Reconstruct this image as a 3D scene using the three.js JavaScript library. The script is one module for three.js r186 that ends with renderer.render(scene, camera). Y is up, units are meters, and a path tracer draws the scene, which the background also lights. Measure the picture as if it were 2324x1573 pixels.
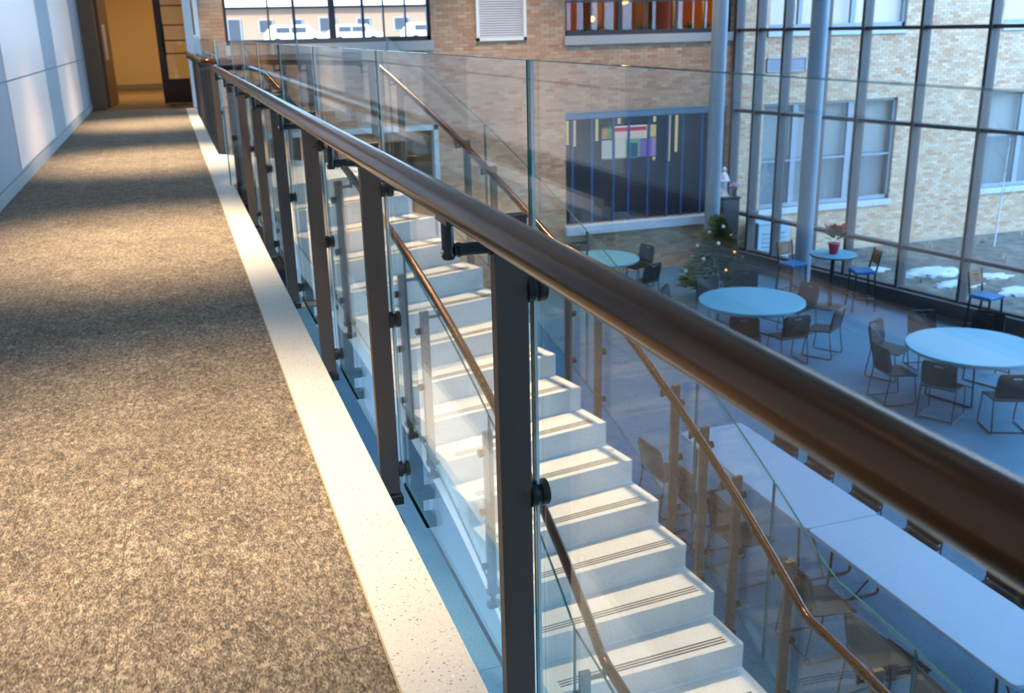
import * as THREE from 'three';
import { mergeGeometries, mergeVertices } from 'three/addons/utils/BufferGeometryUtils.js';
import { RoundedBoxGeometry } from 'three/addons/geometries/RoundedBoxGeometry.js';
import { RectAreaLightUniformsLib } from 'three/addons/lights/RectAreaLightUniformsLib.js';
RectAreaLightUniformsLib.init();

// ---------------------------------------------------------------- camera, sky, sun, exposure
const scene = new THREE.Scene();
const FPX = 2218.24, IMG_W = 2324, IMG_H = 1573;
const camera = new THREE.PerspectiveCamera(2 * Math.atan(IMG_H / 2 / FPX) * 180 / Math.PI, IMG_W / IMG_H, 0.05, 600);
camera.position.set(0, 1.105, 0);
camera.rotation.order = 'YXZ';
camera.rotation.set(-0.314545, -0.323771, -0.023649);
camera.focus = 1.75;
camera.userData.fStop = 8.5;
const renderer = new THREE.WebGLRenderer({ antialias: true });
renderer.toneMapping = THREE.LinearToneMapping;
renderer.toneMappingExposure = 1.0;
renderer.shadowMap.enabled = true;
const SKY = 11.5;                       // brightness of the sky
{
  const W = 64, H = 32, d = new Float32Array(W * H * 4);
  for (let j = 0; j < H; j++) {
    const up = Math.max(0, Math.sin(((j + 0.5) / H - 0.5) * Math.PI));
    const t = Math.pow(up, 0.5);
    for (let i = 0; i < W; i++) {
      const o = (j * W + i) * 4;
      d[o] = SKY * (0.43 - 0.21 * t); d[o + 1] = SKY * (0.71 - 0.20 * t); d[o + 2] = SKY * (1.04 - 0.08 * t); d[o + 3] = 1;
    }
  }
  const t = new THREE.DataTexture(d, W, H, THREE.RGBAFormat, THREE.FloatType);
  t.mapping = THREE.EquirectangularReflectionMapping; t.magFilter = THREE.LinearFilter; t.needsUpdate = true;
  scene.background = t;
}
const sun = new THREE.DirectionalLight(new THREE.Color(1, 0.86, 0.68), 14);
sun.position.set(-75, 35, 55); sun.target.position.set(0, 0, 0);
sun.castShadow = true;
Object.assign(sun.shadow.camera, { left: -120, right: 120, top: 120, bottom: -120, near: 1, far: 300 });
scene.add(sun, sun.target);

// ---------------------------------------------------------------- measures (metres; corridor runs along -z)
const G = -4.165;                       // ground floor of the atrium
const X_WALL = -1.173, X_CARPET = 0.261, X_EDGE = 0.406;
const ZB = -19.5;                       // brick wall
const P_X0 = 0.43, P_X1 = 0.482, P_T = 0.026;   // guard posts
const GL0 = 0.490, GL1 = 0.4985, G_TOP = 1.061;  // glass of the walkway guard
const HR_X = 0.3625, HR_Y = 0.869, HR_R = 0.0238;
// stair helix
const SCX = -7.7989, SCZ = -3.6155, SR0 = 10.4556, SPH0 = 0.324658, SDPH = 0.0288655, SY0 = -0.6168, SHR = 0.154275, SW = 1.16;
const sAng = (k) => SPH0 - k * SDPH;
const sPos = (k, r, y) => new THREE.Vector3(SCX + r * Math.cos(sAng(k)), y, SCZ - r * Math.sin(sAng(k)));
const sLevel = (k) => k <= -4 ? 0 : k <= 12 ? SY0 - k * SHR : k <= 16 ? SY0 - 12 * SHR : Math.max(G, SY0 - (k - 4) * SHR);

// ---------------------------------------------------------------- helpers
let seed = 7;
const rnd = () => { seed = (seed * 1664525 + 1013904223) >>> 0; return seed / 4294967296; };
const V = (x, y, z) => new THREE.Vector3(x, y, z);
const names = {};
function numbered(n) { const c = names[n] = (names[n] ?? -1) + 1; return c ? n + '_' + String(c).padStart(3, '0') : n; }
function tag(o, label, category, group, kind) {
  o.userData.label = label; o.userData.category = category;
  if (group) o.userData.group = group;
  if (kind) o.userData.kind = kind;
  return o;
}
function thing(name, label, category, pos = [0, 0, 0], turn = 0, group) {
  const o = new THREE.Group(); o.name = numbered(name); scene.add(o);
  o.position.set(...pos); o.rotation.y = turn;
  return tag(o, label, category, group);
}
function struct(name, label, category) { const o = thing(name, label, category); o.userData.kind = 'structure'; return o; }
function part(name, geo, mat, parent) {
  const m = new THREE.Mesh(Array.isArray(geo) ? merge(geo) : geo, mat);
  m.name = name; m.castShadow = m.receiveShadow = true; parent.add(m);
  return m;
}
function copy(o, pos, turn, label) {
  const c = o.clone(); c.name = numbered(o.name.replace(/_\d{3}$/, '')); scene.add(c);
  c.position.set(...pos); c.rotation.y = turn; c.userData = { ...o.userData, label };
  return c;
}
function merge(list) {
  const l = list.map((g) => { const h = g.index ? g.toNonIndexed() : g; for (const k of Object.keys(h.attributes)) if (!['position', 'normal', 'uv'].includes(k)) h.deleteAttribute(k); if (!h.attributes.uv) h.setAttribute('uv', new THREE.BufferAttribute(new Float32Array(h.attributes.position.count * 2), 2)); return h; });
  return l.length === 1 ? l[0] : mergeGeometries(l);
}
function wuv(g0, s = 1, ou = 0, ov = 0) {            // uv in metres from the way each face points
  const g = g0.index ? g0.toNonIndexed() : g0, p = g.attributes.position, uv = new Float32Array(p.count * 2);
  const a = V(), b = V(), c = V();
  for (let i = 0; i < p.count; i += 3) {
    a.fromBufferAttribute(p, i); b.fromBufferAttribute(p, i + 1); c.fromBufferAttribute(p, i + 2);
    const n = b.clone().sub(a).cross(c.clone().sub(a)), ax = Math.abs(n.x), ay = Math.abs(n.y), az = Math.abs(n.z);
    [a, b, c].forEach((q, j) => {
      const [u, v] = ay >= ax && ay >= az ? [q.x, q.z] : ax >= az ? [q.z, q.y] : [q.x, q.y];
      uv[(i + j) * 2] = (u + ou) / s; uv[(i + j) * 2 + 1] = (v + ov) / s;
    });
  }
  g.setAttribute('uv', new THREE.BufferAttribute(uv, 2));
  return g;
}
const box = (x0, x1, y0, y1, z0, z1) => new THREE.BoxGeometry(x1 - x0, y1 - y0, z1 - z0).translate((x0 + x1) / 2, (y0 + y1) / 2, (z0 + z1) / 2);
const rbox = (x0, x1, y0, y1, z0, z1, r = 0.002, s = 1) => new RoundedBoxGeometry(x1 - x0, y1 - y0, z1 - z0, s, r).translate((x0 + x1) / 2, (y0 + y1) / 2, (z0 + z1) / 2);
function rod(a, b, r, seg = 14, r2 = r) {
  const d = b.clone().sub(a), g = new THREE.CylinderGeometry(r2, r, d.length(), seg);
  return g.applyQuaternion(new THREE.Quaternion().setFromUnitVectors(V(0, 1, 0), d.clone().normalize())).translate((a.x + b.x) / 2, (a.y + b.y) / 2, (a.z + b.z) / 2);
}
function beam(a, b, w, h) {                            // square bar from a to b
  const d = b.clone().sub(a), g = new THREE.BoxGeometry(w, d.length(), h);
  return g.applyQuaternion(new THREE.Quaternion().setFromUnitVectors(V(0, 1, 0), d.clone().normalize())).translate((a.x + b.x) / 2, (a.y + b.y) / 2, (a.z + b.z) / 2);
}
class Poly extends THREE.Curve {                       // polyline with rounded corners
  constructor(pts, r) {
    super(); const q = [pts[0]];
    for (let i = 1; i < pts.length - 1; i++) {
      const A = pts[i - 1], B = pts[i], C = pts[i + 1], u = A.clone().sub(B), w = C.clone().sub(B), rr = Math.min(r, u.length() / 2.01, w.length() / 2.01);
      const s = B.clone().add(u.setLength(rr)), e = B.clone().add(w.setLength(rr));
      for (let j = 0; j <= 4; j++) { const t = j / 4; q.push(s.clone().multiplyScalar((1 - t) * (1 - t)).addScaledVector(B, 2 * t * (1 - t)).addScaledVector(e, t * t)); }
    }
    q.push(pts[pts.length - 1]); this.q = q;
  }
}
function pipe(pts, r, seg = 10, bend = 0.03) {          // tube through the points
  const q = new Poly(pts, bend).q, pos = [], idx = [];
  let nrm = null;
  const T = q.map((p, i) => (q[Math.min(i + 1, q.length - 1)].clone().sub(q[Math.max(i - 1, 0)])).normalize());
  const N = [], Bn = [];
  q.forEach((p, i) => {
    if (!nrm) { nrm = Math.abs(T[0].y) < 0.9 ? V(0, 1, 0) : V(1, 0, 0); }
    nrm = nrm.clone().addScaledVector(T[i], -nrm.dot(T[i])).normalize(); const b = T[i].clone().cross(nrm); N.push(nrm); Bn.push(b);
    for (let j = 0; j < seg; j++) { const a = j / seg * 2 * Math.PI; const v = p.clone().addScaledVector(nrm, r * Math.cos(a)).addScaledVector(b, r * Math.sin(a)); pos.push(v.x, v.y, v.z); }
  });
  for (let i = 0; i < q.length - 1; i++) for (let j = 0; j < seg; j++) { const a = i * seg + j, b = i * seg + (j + 1) % seg, c = a + seg, d = b + seg; idx.push(a, b, c, b, d, c); }
  const g = new THREE.BufferGeometry(); g.setAttribute('position', new THREE.Float32BufferAttribute(pos, 3)); g.setIndex(idx); g.computeVertexNormals();
  const cap = (i, s) => { const c = new THREE.BufferGeometry(), v = [], p = q[i]; for (let j = 0; j < seg; j++) { const a1 = j / seg * 2 * Math.PI, a2 = (j + 1) / seg * 2 * Math.PI; const f = (a) => p.clone().addScaledVector(N[i], r * Math.cos(a)).addScaledVector(Bn[i], r * Math.sin(a)); const [A, B] = s > 0 ? [f(a1), f(a2)] : [f(a2), f(a1)]; for (const w of [p, A, B]) v.push(w.x, w.y, w.z); } c.setAttribute('position', new THREE.Float32BufferAttribute(v, 3)); c.computeVertexNormals(); return c; };
  return merge([g, cap(0, -1), cap(q.length - 1, 1)]);
}
function lathe(pts, seg = 24) { return new THREE.LatheGeometry(pts.map(([r, y]) => new THREE.Vector2(r, y)), seg); }
function rrect(w, h, r, cx = 0, cy = 0) {
  const s = new THREE.Shape(), x = cx - w / 2, y = cy - h / 2;
  s.moveTo(x + r, y); s.lineTo(x + w - r, y); s.quadraticCurveTo(x + w, y, x + w, y + r); s.lineTo(x + w, y + h - r); s.quadraticCurveTo(x + w, y + h, x + w - r, y + h);
  s.lineTo(x + r, y + h); s.quadraticCurveTo(x, y + h, x, y + h - r); s.lineTo(x, y + r); s.quadraticCurveTo(x, y, x + r, y);
  return s;
}
function polyFlat(pts, y0, y1) {                       // plan polygon [x,z] between two heights
  const s = new THREE.Shape(pts.map(([x, z]) => new THREE.Vector2(x, -z)));
  return new THREE.ExtrudeGeometry(s, { depth: y1 - y0, bevelEnabled: false }).rotateX(-Math.PI / 2).translate(0, y0, 0);
}
function sector(r0, r1, ka, kb, top, bot, n = 3) {      // block of the helix between two angles; top and bot are functions of k
  const pos = [], idx = [], f = (t) => typeof t === 'function' ? t : () => t, T = f(top), B = f(bot), q = [];
  for (let i = 0; i <= n; i++) { const k = ka + (kb - ka) * i / n; q.push([sPos(k, r0, T(k)), sPos(k, r1, T(k)), sPos(k, r1, B(k)), sPos(k, r0, B(k))]); }
  const quad = (a, b, c, d) => { const o = pos.length / 3; for (const v of [a, b, c, d]) pos.push(v.x, v.y, v.z); idx.push(o, o + 1, o + 2, o, o + 2, o + 3); };
  for (let i = 0; i < n; i++) for (let j = 0; j < 4; j++) quad(q[i][j], q[i][(j + 1) % 4], q[i + 1][(j + 1) % 4], q[i + 1][j]);
  quad(q[0][3], q[0][2], q[0][1], q[0][0]); quad(q[n][0], q[n][1], q[n][2], q[n][3]);
  const g = new THREE.BufferGeometry(); g.setAttribute('position', new THREE.Float32BufferAttribute(pos, 3)); g.setIndex(idx);
  const h = g.toNonIndexed(); 
  { // make the faces point outwards
    const p = h.attributes.position, c = V(); for (let i = 0; i < p.count; i++) c.add(V().fromBufferAttribute(p, i)); c.divideScalar(p.count);
    let vol = 0; for (let i = 0; i < p.count; i += 3) { const a = V().fromBufferAttribute(p, i).sub(c), b = V().fromBufferAttribute(p, i + 1).sub(c), d = V().fromBufferAttribute(p, i + 2).sub(c); vol += a.dot(b.cross(d)); }
    if (vol < 0) for (let i = 0; i < p.count; i += 3) { const a = [p.getX(i + 1), p.getY(i + 1), p.getZ(i + 1)]; p.setXYZ(i + 1, p.getX(i + 2), p.getY(i + 2), p.getZ(i + 2)); p.setXYZ(i + 2, ...a); }
  }
  h.computeVertexNormals();
  return h;
}

// ---------------------------------------------------------------- textures
function noise2(N, cell, s0) {                          // tileable value noise
  const n = Math.max(1, Math.round(N / cell)), s = seed; seed = s0; const t = Float32Array.from({ length: n * n }, rnd); seed = s;
  return (x, y) => { const u = x / N * n, v = y / N * n, i = Math.floor(u), j = Math.floor(v), f = u - i, h = v - j, a = f * f * (3 - 2 * f), b = h * h * (3 - 2 * h), I = (k) => ((k % n) + n) % n; const g = (p, q) => t[I(q) * n + I(p)]; return (g(i, j) * (1 - a) + g(i + 1, j) * a) * (1 - b) + (g(i, j + 1) * (1 - a) + g(i + 1, j + 1) * a) * b; };
}
function tex(N, fn, srgb = true) {
  const d = new Uint8Array(N * N * 4);
  for (let y = 0; y < N; y++) for (let x = 0; x < N; x++) { const c = fn(x, y), o = (y * N + x) * 4; d[o] = c[0]; d[o + 1] = c[1]; d[o + 2] = c[2]; d[o + 3] = 255; }
  const t = new THREE.DataTexture(d, N, N); t.wrapS = t.wrapT = THREE.RepeatWrapping; t.magFilter = THREE.LinearFilter; t.minFilter = THREE.LinearMipmapLinearFilter; t.generateMipmaps = true;
  if (srgb) t.colorSpace = THREE.SRGBColorSpace; t.needsUpdate = true; return t;
}
const clamp8 = (v) => Math.max(0, Math.min(255, v));
const mixc = (a, b, t) => [0, 1, 2].map((i) => clamp8(a[i] + (b[i] - a[i]) * t));
// carpet: twisted loop pile, light and dark yarns mixed, 0.956 m a side
const CN = 1024, CM = 0.956;
const carpetTone = (() => {
  const n9 = noise2(CN, 9, 11), n26 = noise2(CN, 26, 12), n90 = noise2(CN, 90, 13), n4 = noise2(CN, 3.2, 14), w = noise2(CN, 40, 15);
  const s = seed; seed = 21; const cw = 3, ch = 8, nx = Math.floor(CN / cw), ny = Math.floor(CN / ch), cell = Float32Array.from({ length: nx * ny }, rnd); seed = s;
  return (x, y) => {
    const cx = Math.floor((x + 2 * w(x, y)) / cw) % nx, cy = Math.floor((y + (cx % 2) * 4) / ch) % ny;
    const c = cell[cy * nx + cx];
    return Math.max(0, Math.min(1, 0.48 + (c - 0.5) * 0.55 + (n9(x, y * 0.5) - 0.5) * 0.42 + (n4(x, y * 0.5) - 0.5) * 0.4 + (n26(x, y) - 0.5) * 0.16 + (n90(x, y) - 0.5) * 0.14));
  };
})();
const carpetMap = tex(CN, (x, y) => { const t = carpetTone(x, y); return t < 0.5 ? mixc([76, 67, 59], [127, 112, 94], t * 2) : mixc([127, 112, 94], [188, 170, 144], (t - 0.5) * 2); });
const carpetBump = tex(CN, (x, y) => { const t = carpetTone(x, y) * 255; return [t, t, t]; }, false);
function terrazzo(N, base, chips, count, rmin, rmax, s0, fine = 6) {
  const s = seed; seed = s0; const buf = new Float32Array(N * N * 3); const ns = noise2(N, N / 6, s0 + 1), nf = noise2(N, 2, s0 + 2);
  for (let y = 0; y < N; y++) for (let x = 0; x < N; x++) { const v = (ns(x, y) - 0.5) * 6 + (nf(x, y) - 0.5) * fine, o = (y * N + x) * 3; for (let c = 0; c < 3; c++) buf[o + c] = base[c] + v; }
  for (let i = 0; i < count; i++) {
    const cx = rnd() * N, cy = rnd() * N, r = rmin + (rmax - rmin) * Math.pow(rnd(), 3), el = 0.45 + rnd() * 0.5, a = rnd() * Math.PI, col = chips[Math.floor(rnd() * chips.length)], op = 0.55 + 0.45 * rnd(), ca = Math.cos(a), sa = Math.sin(a), k3 = rnd() * 6;
    for (let y = Math.floor(cy - r - 1); y <= cy + r + 1; y++) for (let x = Math.floor(cx - r - 1); x <= cx + r + 1; x++) {
      const dx = x - cx, dy = y - cy, u = (dx * ca + dy * sa) / r, v = (-dx * sa + dy * ca) / (r * el), rr = Math.hypot(u, v) * (1 + 0.22 * Math.cos(3 * Math.atan2(v, u) + k3));
      if (rr < 1) { const o = (((y % N) + N) % N * N + ((x % N) + N) % N) * 3; for (let c = 0; c < 3; c++) buf[o + c] += (col[c] - buf[o + c]) * op; }
    }
  }
  seed = s;
  return tex(N, (x, y) => { const o = (y * N + x) * 3; return [clamp8(buf[o]), clamp8(buf[o + 1]), clamp8(buf[o + 2])]; });
}
const borderMap = terrazzo(1024, [216, 208, 194], [[196, 178, 150], [190, 184, 174], [232, 226, 216], [204, 190, 166], [176, 160, 136], [234, 230, 222], [150, 136, 116], [210, 196, 172], [118, 120, 132], [226, 220, 208]], 11000, 0.8, 5, 31, 10);
const stepMap = terrazzo(512, [214, 213, 208], [[190, 190, 188], [228, 227, 222], [176, 176, 176], [204, 198, 186], [150, 152, 156]], 5200, 0.8, 2.6, 41, 12);
const floorMap = terrazzo(1024, [74, 112, 134], [[96, 134, 156], [54, 92, 114], [84, 118, 138], [108, 144, 164], [46, 80, 102]], 9000, 1, 4, 51, 12);
const woodMap = (() => { const a = noise2(256, 24, 61), b = noise2(256, 5, 62); return tex(256, (x, y) => mixc([150, 98, 54], [196, 142, 88], 0.6 * a(x * 3, y * 0.35) + 0.4 * b(x * 2.5, y * 0.3))); })();
const fineBump = (() => { const a = noise2(256, 2.2, 65), b = noise2(256, 9, 66); return tex(256, (x, y) => { const v = 255 * (0.6 * a(x, y) + 0.4 * b(x, y)); return [v, v, v]; }, false); })();
const gravelMap = (() => { const a = noise2(512, 3, 71), b = noise2(512, 40, 72), c = noise2(512, 10, 73); return tex(512, (x, y) => mixc([58, 56, 54], [150, 142, 130], Math.min(1, Math.max(0, a(x, y) * 0.5 + b(x, y) * 0.55 + c(x, y) * 0.3 - 0.2)))); })();

// ---------------------------------------------------------------- materials
const std = (o) => new THREE.MeshStandardMaterial(o);
const phy = (o) => new THREE.MeshPhysicalMaterial(o);
const rgb = (r, g, b) => new THREE.Color().setRGB(r, g, b);
const rep = (t, m) => { const c = t.clone(); c.repeat.set(1 / m, 1 / m); c.needsUpdate = true; return c; };
const M = {
  carpet: std({ map: carpetMap, bumpMap: carpetBump, bumpScale: 0.003, roughness: 0.97, color: rgb(0.98, 0.98, 0.98) }),
  carpet2: std({ map: carpetMap, bumpMap: carpetBump, bumpScale: 0.003, roughness: 0.97, color: rgb(0.9, 0.89, 0.88) }),
  border: std({ map: borderMap, roughness: 0.42 }),
  step: std({ map: stepMap, roughness: 0.55 }),
  floor: phy({ map: floorMap, roughness: 0.62, specularIntensity: 0.3 }),
  bronze: phy({ color: rgb(0.092, 0.066, 0.051), roughness: 0.5, metalness: 0, specularIntensity: 0.5 }),
  rail: phy({ color: rgb(0.066, 0.027, 0.010), roughness: 0.2, metalness: 0.65 }),
  black: phy({ color: rgb(0.018, 0.018, 0.019), roughness: 0.3, metalness: 0.3 }),
  grip: std({ color: rgb(0.03, 0.027, 0.024), roughness: 0.8 }),
  steel: std({ color: rgb(0.6, 0.58, 0.55), roughness: 0.25, metalness: 1 }),
  glass: phy({ color: rgb(0.965, 0.985, 0.98), roughness: 0, transmission: 1, thickness: 0, ior: 1.5, specularIntensity: 0.68 }),
  edge: phy({ color: rgb(0.03, 0.16, 0.14), roughness: 0.08, transmission: 0, specularIntensity: 1.4 }),
  edgeHighlight: phy({ color: rgb(0.86, 0.90, 0.88), roughness: 0.3, specularIntensity: 1 }),  // near-white: highlight of the glass edge put into the colour
  pane: phy({ color: rgb(0.93, 0.95, 0.96), roughness: 0, transmission: 1, thickness: 0, ior: 1.45 }),
  wallBlue: std({ color: rgb(0.32, 0.345, 0.38), roughness: 0.6 }),
  panelWhite: phy({ color: rgb(0.92, 0.75, 0.65), roughness: 0.4 }),
  joint: std({ color: rgb(0.22, 0.22, 0.24), roughness: 0.8 }),
  base: std({ color: rgb(0.34, 0.35, 0.34), roughness: 0.6 }),
  white: std({ color: rgb(0.82, 0.81, 0.79), roughness: 0.6 }),
  ceiling: std({ color: rgb(0.8, 0.79, 0.77), roughness: 0.8 }),
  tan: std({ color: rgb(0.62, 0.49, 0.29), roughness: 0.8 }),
  doorWood: phy({ color: rgb(0.060, 0.018, 0.011), roughness: 0.35 }),
  frameBrown: phy({ color: rgb(0.19, 0.095, 0.048), roughness: 0.5 }),
  mortar: std({ color: rgb(0.40, 0.32, 0.26), roughness: 0.95, bumpMap: fineBump, bumpScale: 0.003 }),
  brick: std({ color: rgb(1, 1, 1), roughness: 0.85 }),
  sill: std({ color: rgb(0.40, 0.38, 0.37), roughness: 0.7 }),
  winFrame: phy({ color: rgb(0.035, 0.03, 0.032), roughness: 0.45 }),
  mullion: phy({ color: rgb(0.078, 0.062, 0.060), roughness: 0.5, metalness: 0.1, specularIntensity: 0.5 }),
  curb: std({ color: rgb(0.05, 0.055, 0.062), roughness: 0.55 }),
  extFrame: std({ color: rgb(0.22, 0.23, 0.26), roughness: 0.5 }),
  backsheet: std({ color: rgb(0.36, 0.31, 0.27), roughness: 0.8 }),
  blindDark: std({ color: rgb(0.24, 0.22, 0.21), roughness: 0.8 }),
  reflectPeach: std({ color: rgb(0.62, 0.34, 0.18), roughness: 0.8 }),  // peach stands for sunlight reflected in the panes
  column: phy({ color: rgb(0.25, 0.32, 0.39), roughness: 0.38 }),
  table: phy({ color: rgb(0.13, 0.35, 0.45), roughness: 0.42 }),
  tableEdge: std({ color: rgb(0.30, 0.42, 0.50), roughness: 0.5 }),
  tableWhite: phy({ color: rgb(0.34, 0.42, 0.54), roughness: 0.4 }),
  chair: phy({ color: rgb(0.013, 0.015, 0.020), roughness: 0.55, specularIntensity: 0.4 }),
  seatBlue: phy({ color: rgb(0.02, 0.15, 0.36), roughness: 0.45 }),
  wood: phy({ map: woodMap, color: rgb(0.72, 0.55, 0.42), roughness: 0.5 }),
  grille: std({ color: rgb(0.03, 0.045, 0.075), roughness: 0.4, metalness: 0.4 }),
  grilleBlue: std({ color: rgb(0.03, 0.08, 0.24), roughness: 0.4 }),
  dark: std({ color: rgb(0.03, 0.03, 0.035), roughness: 0.8 }),
  kitchen: std({ color: rgb(0.16, 0.18, 0.2), roughness: 0.8 }),
  counter: std({ color: rgb(0.46, 0.56, 0.66), roughness: 0.4 }),
  doorBlue: std({ color: rgb(0.52, 0.66, 0.74), roughness: 0.5 }),
  gravel: std({ map: rep(gravelMap, 1), color: rgb(0.62, 0.54, 0.48), roughness: 0.95 }),
  snow: std({ color: rgb(0.34, 0.33, 0.35), roughness: 0.8, bumpMap: fineBump, bumpScale: 0.05 }),
  leaf: std({ color: rgb(0.04, 0.13, 0.04), roughness: 0.6, side: THREE.DoubleSide }),
  needle: std({ color: rgb(0.05, 0.085, 0.035), roughness: 0.8, side: THREE.DoubleSide }),
  red: std({ color: rgb(0.36, 0.006, 0.014), roughness: 0.5, side: THREE.DoubleSide }),
  pot: phy({ color: rgb(0.42, 0.02, 0.05), roughness: 0.3 }),
  bark: std({ color: rgb(0.13, 0.09, 0.06), roughness: 0.9 }),
  orangeWall: std({ color: rgb(0.26, 0.075, 0.018), roughness: 0.7 }),
  peach: std({ color: rgb(0.30, 0.16, 0.09), roughness: 0.9 }),
  asphalt: std({ color: rgb(0.16, 0.16, 0.17), roughness: 0.9 }),
  statue: std({ color: rgb(0.82, 0.82, 0.84), roughness: 0.5 }),
  straw: std({ color: rgb(0.42, 0.33, 0.2), roughness: 0.9, side: THREE.DoubleSide }),
};
const glow = (r, g, b, i) => std({ color: rgb(0.02, 0.02, 0.02), emissive: rgb(r, g, b), emissiveIntensity: i });
M.lamp = glow(1, 0.72, 0.4, 9);

// ================================================================ THE WALKWAY
{
  const fl = struct('floor', 'mottled brown and beige carpet tiles of the upper walkway', 'floor');
  part('slab', wuv(box(-1.3, X_EDGE - 0.004, -0.42, -0.016, -17.0, 2.2)), M.white, fl);
  // carpet tiles, three across
  const w = (X_CARPET - X_WALL) / 3, variants = [];
  for (let v = 0; v < 6; v++) {
    const g = wuv(box(0.0003, w - 0.0003, -0.016, 0, 0.0003, w - 0.0003), CM, 0.17 * v, 0.29 * v + 0.05);
    if (v % 3 === 2) { const uv = g.attributes.uv; for (let i = 0; i < uv.count; i++) { const a = uv.getX(i); uv.setXY(i, 1 - a, 1 - uv.getY(i)); } }
    variants.push(g);
  }
  seed = 5;
  for (let k = 0, z = 1.75; z > -17.0; k++, z -= w) for (let c = 0; c < 3; c++) {
    const m = part('carpet_tile', variants[Math.floor(rnd() * 6)], rnd() < 0.5 ? M.carpet : M.carpet2, fl);
    m.position.set(X_WALL + c * w, 0, z - w);
  }
  const tr = struct('trim_1', 'cream terrazzo border strip along the open edge of the walkway', 'border');
  const cuts = [2.0, -4.5, -7.5, -10.5, -13.7, -16.95];
  for (let i = 0; i < cuts.length - 1; i++) part('border_slab', wuv(rbox(X_CARPET + 0.001, X_EDGE, -0.06, 0.002, cuts[i + 1] + 0.0012, cuts[i] - 0.0012, 0.002), 0.62, i * 0.21, i * 0.37), M.border, tr);
  part('metal_edge', box(X_CARPET - 0.002, X_CARPET + 0.002, -0.02, 0.0025, -16.95, 2), M.straw, tr);
  // landing at the head of the stair
  const ld = struct('floor_001', 'cream terrazzo landing at the top of the curved stair', 'floor');
  const pts = []; const inner = SR0 - SW;
  for (let k = -4; k >= -6; k -= 0.1) { const p = sPos(k, inner, 0); if (p.x < X_EDGE + 0.001) break; pts.push([p.x, p.z]); }
  pts.push([X_EDGE + 0.001, pts[pts.length - 1][1] - 0.02]);
  const outer = []; for (let k = -4; k >= -13; k -= 0.25) { const p = sPos(k, SR0, 0); if (p.x < X_EDGE + 0.001) break; outer.push([p.x, p.z]); }
  pts.push([X_EDGE + 0.001, outer[outer.length - 1][1] - 0.05]);
  part('landing_slab', wuv(polyFlat([...pts, ...outer.reverse()], -0.3, 0), 0.62), M.border, ld);
  // far threshold and corridor beyond
  const fl2 = struct('floor_002', 'amber lit carpet of the corridor beyond the doors', 'floor');
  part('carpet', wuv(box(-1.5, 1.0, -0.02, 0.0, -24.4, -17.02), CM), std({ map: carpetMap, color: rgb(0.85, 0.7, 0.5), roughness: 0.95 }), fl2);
  part('threshold', box(-1.12, 0.46, -0.01, 0.006, -17.06, -16.98), M.frameBrown, fl2);
}
{ // left wall
  const wl = struct('wall_left', 'blue grey painted wall with tall white panels beside the carpet', 'wall');
  part('wall_core', box(-1.45, X_WALL - 0.006, -0.42, 3.0, -17.65, 2.2), M.wallBlue, wl);
  const zs = [[-0.35, 3.15], [4.55, 7.35], [8.75, 11.55], [12.9, 15.75]];
  for (const [a, b] of [[-2.0, 0.35], ...zs.slice(0).map(([p, q]) => [p < 0 ? 0.35 : p, q])]) {
    const z1 = -Math.max(a, -2), z0 = -b;
    for (const [y0, y1] of [[0.118, 0.792], [0.806, 2.95]]) part('white_panel', rbox(X_WALL - 0.008, X_WALL + 0.004, y0, y1, Math.min(z0, z1) + 0.003, Math.max(z0, z1) - 0.003, 0.002), M.panelWhite, wl);
  }
  part('joint_rail', box(X_WALL - 0.008, X_WALL - 0.003, 0.792, 0.806, -17.6, 2.1), M.joint, wl);
  const bb = struct('baseboard_left', 'grey rubber baseboard along the panelled wall', 'baseboard');
  part('baseboard', rbox(X_WALL - 0.006, X_WALL + 0.01, 0, 0.095, -17.63, 2.1, 0.003), M.base, bb);
  const c = struct('ceiling', 'white ceiling over the walkway', 'ceiling');
  part('panel', box(-1.45, 0.6, 2.98, 3.1, -17.65, 2.2), M.ceiling, c);
  part('bulkhead', box(0.5, 0.6, 2.98, 4.85, -19.4, 8.1), M.white, c);
}
// recessed downlights of the walkway
const lampsZ = [3.0, -2.45, -5.85, -10.0, -14.25];
lampsZ.forEach((z, i) => {
  const t = thing('recessed_downlight', ['round warm downlight behind the viewer in the walkway ceiling', 'round warm downlight nearest above the walkway', 'second round warm downlight above the walkway', 'third round warm downlight above the walkway', 'last round warm downlight above the walkway before the doors'][i], 'downlight', [-0.12, 2.98, z], 0, 'walkway downlights');
  part('trim_ring', lathe([[0.07, -0.001], [0.095, -0.008], [0.1, -0.002], [0.1, 0.0]], 28), M.white, t);
  part('lens', new THREE.CylinderGeometry(0.068, 0.068, 0.004, 24).translate(0, -0.003, 0), M.lamp, t);
  const s = new THREE.SpotLight(rgb(1, 0.78, 0.52), i < 2 ? 70 : 100, 9, 0.52, 1, 2);
  s.position.set(-0.12, 2.965, z); s.target.position.set(-0.10, 0, z); s.castShadow = true; s.shadow.radius = 3;
  scene.add(s, s.target);
});

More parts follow.
